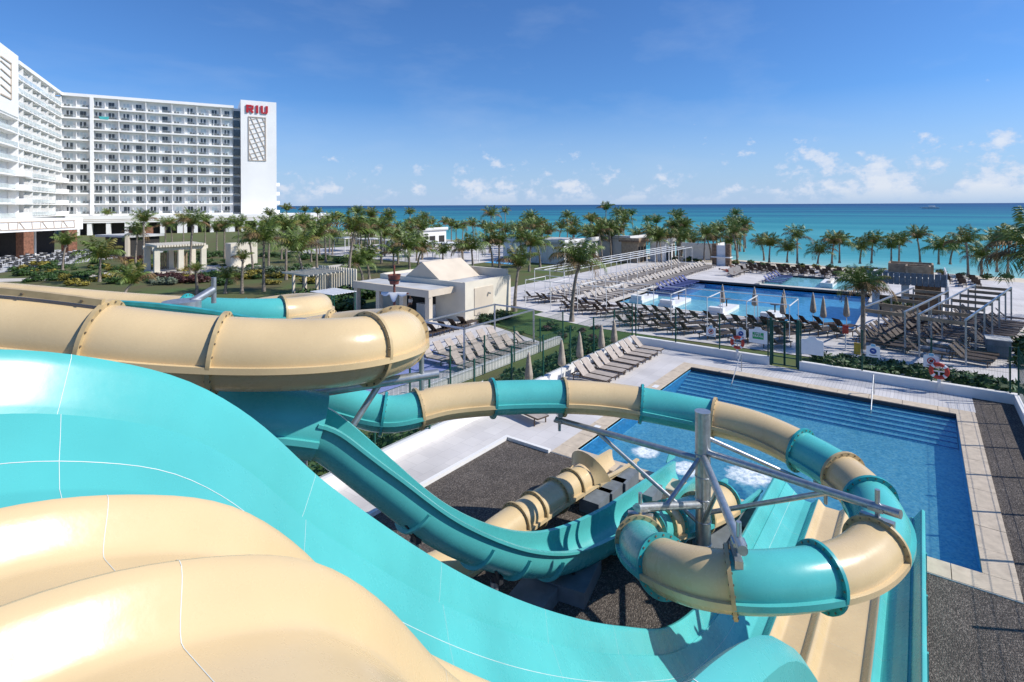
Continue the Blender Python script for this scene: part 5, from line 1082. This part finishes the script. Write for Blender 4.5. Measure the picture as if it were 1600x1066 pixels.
def palm(base, crown_z, label, group, var=None, sc=1.0, tv=None, parts=False, cs=1.0):
    t = thing('palm_tree', label, 'palm', (base.x, base.y, -.03), group, random.uniform(0, 6.28)); k = random.randrange(4) if tv is None else tv; me, top = TR[k]; h = max(.6, crown_z); zs = h/6.0
    tr = put(me, 'trunk', t); tr.scale = (sc, sc, zs); cpos = Vector((top.x*sc, top.y*sc, h))
    v = random.choice((0, 1, 2, 4, 5)) if var is None else var
    if not parts: c = put(CR[v], 'crown', t, cpos, random.uniform(0, 6.28), cs)
    else:
        for i, (kk, m, az, s_, ti) in enumerate(crown_spec(random.Random(v+50), 26, .12, .1, 1.05)):
            f = put(FR[m][kk], 'frond', t, cpos); f.rotation_euler = (ti, 0, az); f.scale = (s_*cs,)*3
    return t
def plant_palms():
    # (px, base py, crown py, variant or None, crown scale)
    near = [(98, 424, 378, None, .9), (225, 418, 342, None, .95), (212, 416, 362, 0, 1.0), (156, 440, 400, 3, 1.25), (195, 462, 440, 1, 1.0), (297, 436, 346, 0, 1.0), (308, 458, 418, 1, .45), (352, 458, 430, 3, .65), (378, 458, 400, 1, .5), (395, 425, 372, None, .9), (412, 455, 372, 0, 1.15), (420, 421, 352, None, 1), (447, 437, 356, 5, 1.05), (475, 453, 388, 5, 1.25), (495, 432, 366, 0, 1.1), (509, 409, 352, None, 1), (544, 458, 358, 0, 1.15), (577, 437, 402, 5, 1.05), (567, 440, 408, 2, .95), (596, 411, 354, 0, 1), (615, 418, 390, 2, .95), (640, 425, 385, 0, 1.15), (622, 412, 372, 5, 1), (653, 416, 388, 0, 1.25), (692, 410, 391, None, .9), (739, 428, 385, 3, 1.15), (724, 412, 388, 3, .95), (770, 421, 377, None, 1), (780, 421, 378, None, 1), (804, 486, 412, 1, .85), (814, 418, 373, None, 1), (827, 424, 380, 5, 1), (844, 417, 378, 2, 1)]
    far = [(169, 366, 332), (201, 362, 332), (259, 390, 350), (269, 378, 350), (287, 380, 343), (321, 382, 344), (339, 393, 358), (351, 405, 354), (373, 408, 350), (440, 405, 352), (472, 400, 349), (515, 395, 344), (564, 378, 346), (580, 392, 368), (585, 380, 350), (600, 376, 346), (624, 372, 353), (639, 371, 350), (652, 372, 346), (660, 374, 352), (674, 372, 348), (684, 374, 358), (696, 371, 347), (713, 374, 354), (723, 374, 353), (756, 382, 355), (765, 395, 362), (790, 388, 360), (803, 385, 356), (857, 402, 364), (840, 395, 352), (894, 406, 364), (927, 404, 368), (934, 403, 373), (952, 401, 360), (956, 402, 367), (964, 402, 361), (995, 394, 368), (1025, 396, 371), (1036, 396, 377), (1062, 401, 369), (1081, 398, 377), (1100, 410, 365), (1126, 400, 360), (1139, 402, 378), (1152, 410, 363), (1194, 407, 380), (1202, 410, 382), (1230, 410, 389), (1246, 412, 369), (1278, 412, 393), (1300, 412, 378), (1312, 411, 378), (1344, 412, 388), (1362, 411, 378), (1393, 411, 385), (1405, 413, 380), (1438, 412, 370), (1467, 413, 386), (1485, 413, 386), (1513, 432, 376), (1534, 432, 400), (1558, 425, 378), (1575, 428, 372)]
    for (px, by, cy, v, cs) in near:
        b = G(px, by); Y = .798*b.x+.602*b.y; palm(b, HC-(cy+5-hy(px))/F*Y, 'yellowing palm with pale drooping fronds in the hotel garden' if v == 3 else ('small young palm with thin crown in the hotel garden' if cs < .7 else 'full green coconut palm standing in the hotel garden'), 'palms in the hotel garden', v, 1.0, None, False, cs*.86)
    for (px, by, cy) in far:
        b = G(px, by); Y = .798*b.x+.602*b.y
        lab, grp = ('yellow crowned palm in the row along the sandy beach', 'palms along the beach') if px in (1513, 1344) else ('coconut palm in the row along the sandy beach', 'palms along the beach') if px > 985 else ('coconut palm among the distant palms before the sea', 'palms before the sea and hotel')
        palm(b, HC-(cy+3-hy(px))/F*Y, lab, grp, 3 if px in (1513, 1344) else None, .9, None, False, .85)
    rd = random.Random(11)
    for k in range(104):
        px = rd.uniform(420, 1180); by = rd.uniform(372, 412); cy = by-rd.uniform(22, 46)
        if 690 < px < 800 and by > 392: continue
        b = G(px, by); Y = .798*b.x+.602*b.y; palm(b, min(8.5, max(3.0, HC-(cy-hy(px))/F*Y)), 'coconut palm among the distant palms before the sea', 'palms before the sea and hotel', None, .9, None, False, rd.uniform(.65, .95))
    b = G(1348, 545); palm(b, HC-(452-hy(1340))/F*31.8, 'tall palm rising from the small lawn by the pergola', None, 0, .95, 1, True, .66)
    b = G(893, 502); palm(b, HC-(412-hy(885))/F*39.6, 'tall leaning palm beside the near brown loungers', None, 2, 1.0, 3, True, .85)
    b = Vector((38.5, -4.7, 0)); palm(b, 5.6, 'dark tall palm over the bushes beside the timber pergola', None, 4, 1.2, 1, True, 1.1)
    for (x, y) in ((44.5, -7.4), (50, -8.2), (57, -9.6)): palm(Vector((x, y, 0)), 5.2, 'palm in the bushes bordering the timber pergola', 'palms beyond the timber pergola', 0, 1.0, None, False, 1.2)
plant_palms()
def bush_mesh(m, n=260, leaf=.16, flat=.75):
    mb = MB(); rd = random.Random(n)
    lob = [(Vector((rd.uniform(-.5, .5), rd.uniform(-.5, .5), rd.uniform(.25, .65))), rd.uniform(.3, .5)) for _ in range(6)]
    for i in range(n):
        c, r = rd.choice(lob); d = Vector((rd.gauss(0, 1), rd.gauss(0, 1), rd.gauss(0, 1))).normalized(); p = c+d*r*rd.uniform(.6, 1.05); p.z = max(.02, p.z*flat)
        a = Vector((rd.gauss(0, 1), rd.gauss(0, 1), rd.gauss(.4, .7))).normalized()*leaf*rd.uniform(.6, 1.2); b = a.cross(d+Vector((.01, 0, .1))).normalized()*leaf*.38; mb.add([p-a, p+b, p+a, p-b], [(0, 1, 2, 3)])
    return mb.mesh('foliage', m)
BM = {m: [bush_mesh(m, 240+20*k, .15+.02*k) for k in range(3)] for m in ('leaf', 'leaf_red', 'leaf_yellow', 'leaf_grey')}
def bush(p, sc, m, label, group): return tag(put(random.choice(BM[m]), 'bush', None, (p[0], p[1], -.03), random.uniform(0, 6.28), (sc*random.uniform(.85, 1.2), sc, sc*random.uniform(.7, 1.0))), label, 'bush', group)
def plants():
    rd = random.Random(3)
    for k in range(46): s = 7+.5*k; bush((s+rd.uniform(-.2, .2), 15.2+rd.uniform(-.4, .9)), rd.uniform(.7, 1.05), 'leaf', 'leafy green shrub in the hedge behind the low white wall', 'hedge shrubs behind the white wall')
    for k in range(14): bush((31.7+rd.uniform(0, 2.6), -3.0+.55*k+rd.uniform(-.2, .2)), rd.uniform(.75, 1.25), 'leaf', 'green shrub between the fence signs and the pergola', 'shrubs before the timber pergola') if not (1.0 < -3.0+.55*k < 3.4 and k % 2) else None
    for k in range(9): bush((33.9+rd.uniform(-.2, .3), -2.6+.8*k), rd.uniform(.6, .9), 'leaf', 'green shrub along the edge of the small lawn', 'shrubs by the small lawn')
    for k in range(34): (lambda u: bush((38.5+u, -3.9-.21*u-rd.uniform(0, 2.5)), rd.uniform(.9, 1.7), 'leaf', 'large green bush beside the timber pergola', 'bushes beside the timber pergola'))(rd.uniform(0, 20))
    for k in range(12): bush((30.0+rd.uniform(0, 3), 25.5+rd.uniform(-.9, .2)), rd.uniform(.6, .95), 'leaf', 'green shrub at the foot of the house wall', 'shrubs at the house wall')
    for k in range(18): bush((28.8+rd.uniform(0, 4.5), 15.2+rd.uniform(0, 6)), rd.uniform(.35, .6), rd.choice(('leaf', 'leaf', 'leaf_red')), 'low shrub on the lawn wedge beside the near terrace', 'low shrubs on the lawn wedge')
    for k in range(36): bush((24+rd.uniform(0, 12), 36.8+rd.uniform(0, 9)), rd.uniform(1.0, 2.0), 'leaf', 'dense green shrub behind the house and pirate mast', 'shrubs behind the house')
    beds = [(270, 436, 26, 'leaf_red', 60), (300, 440, 20, 'leaf_red', 50), (255, 443, 18, 'leaf_grey', 30), (390, 425, 34, 'leaf_grey', 70), (450, 424, 30, 'leaf_grey', 60), (370, 434, 26, 'leaf_yellow', 60), (440, 432, 30, 'leaf_yellow', 50), (200, 407, 20, 'leaf_red', 30), (205, 412, 20, 'leaf_yellow', 30), (500, 405, 40, 'leaf', 60), (430, 402, 30, 'leaf', 40), (350, 400, 40, 'leaf', 40), (290, 398, 30, 'leaf', 40), (120, 432, 70, 'leaf', 50), (520, 462, 30, 'leaf_red', 30)]
    names = {'leaf_red': 'dark red bedding shrub in the hotel garden', 'leaf_grey': 'grey green bedding shrub in the hotel garden', 'leaf_yellow': 'yellow green bedding shrub in the hotel garden', 'leaf': 'green bedding shrub in the hotel garden'}
    for k in range(60): beds.append((rd.uniform(20, 540), rd.uniform(402, 446), 14, rd.choice(('leaf', 'leaf', 'leaf', 'leaf_yellow')), 12))
    acc = {}
    for (px, py, wd, m, n) in beds:
        for k in range(n//4):
            q = G(px+rd.uniform(-wd, wd), py+rd.uniform(-2.2, 2.2)); sc = rd.uniform(.7, 1.3); src = rd.choice(BM[m]); M = Matrix.Translation((q.x, q.y, -.03)) @ Matrix.Rotation(rd.uniform(0, 6), 4, 'Z') @ Matrix.Diagonal((sc, sc, sc*.8, 1))
            acc.setdefault(m, MB()).add([M @ v.co for v in src.vertices], [tuple(p.vertices) for p in src.polygons])
    nm = {'leaf_red': 'dark red bedding plants massed in the hotel garden', 'leaf_grey': 'grey green bedding plants massed in the hotel garden', 'leaf_yellow': 'yellow green bedding plants massed in the hotel garden', 'leaf': 'green bedding plants massed in the hotel garden'}
    for m, mb in acc.items(): tag(mb.build('bedding_plants', m), nm[m], 'plants', None, 'stuff')
    for k in range(60): t = rd.uniform(-8, 60); bush((80.2+rd.uniform(0, 2.0)+max(0, t-30)*.12, t), rd.uniform(.5, 1.0), rd.choice(('leaf', 'leaf', 'leaf_yellow')), 'beach shrub between terrace and sand', 'shrubs along the beach')
    rb = MB(); rb.lathe([(.12, 0), (.2, .06), (.17, .16), (.06, .22)], 7); rme = rb.mesh('stone', 'rock')
    for k in range(70): o = put(rme, 'garden_stone', None, (31.6+rd.uniform(0, 1.2), -2.6+rd.uniform(0, 5.6), -.03), rd.uniform(0, 6), (rd.uniform(.6, 1.5), rd.uniform(.5, 1.2), rd.uniform(.5, 1.0))); tag(o, 'pale grey stone among shrubs behind the fence', 'stone', 'stones behind the fence')
    y = thing('wet_floor_sign', 'yellow caution stand on the terrace beside the palm', 'sign', (36.2, 2.9, 0)); MB().bar((36.1, 2.9, -.01), (36.2, 2.9, .62), .32, .03).build('front_panel', 'yellow', y); MB().bar((36.34, 2.9, -.01), (36.24, 2.9, .62), .32, .03).build('rear_panel', 'yellow', y)
    p = thing('extinguisher_post', 'red fire point on a post near the tall palm', 'fire point', (36.6, 3.5, 0)); MB().bar((36.6, 3.5, -.01), (36.6, 3.5, 1.5), .06, .06).build('post', 'white_paint', p); MB().box(36.5, 36.56, 3.35, 3.65, 1.0, 1.5).build('panel', 'buoy_red', p)
    u = thing('utility_box', 'grey utility cabinet at the edge of the bushes', 'cabinet', (40.4, -3.4, 0)); MB().box(39.8, 41, -3.9, -2.9, -.03, .95).build('body', 'footing', u); MB().box(39.75, 41.05, -3.95, -2.85, .95, 1.0).build('lid', 'roof_grey', u)
plants()
# small boat far out
b = G(1455, 326, -.7); bo = thing('motor_boat', 'tiny white motor boat far out on the sea', 'boat', (b.x, b.y, -.7)); MB().add([(b.x-5, b.y-12, -.6), (b.x+5, b.y-12, -.6), (b.x+5, b.y+10, -.6), (b.x, b.y+17, .9), (b.x-5, b.y+10, -.6), (b.x-6, b.y-12, 1.6), (b.x+6, b.y-12, 1.6), (b.x+6, b.y+10, 1.9), (b.x-6, b.y+10, 1.9)], [(0, 4, 8, 5), (1, 6, 7, 2), (5, 8, 7, 6), (4, 3, 8), (2, 7, 3), (8, 3, 7), (0, 5, 6, 1)]).build('hull', 'white_paint', bo); MB().box(b.x-3, b.x+3, b.y-6, b.y+3, 1.7, 4.5).build('cabin', 'white_paint', bo)
print('objects', len(bpy.data.objects), 'loungers', NL)
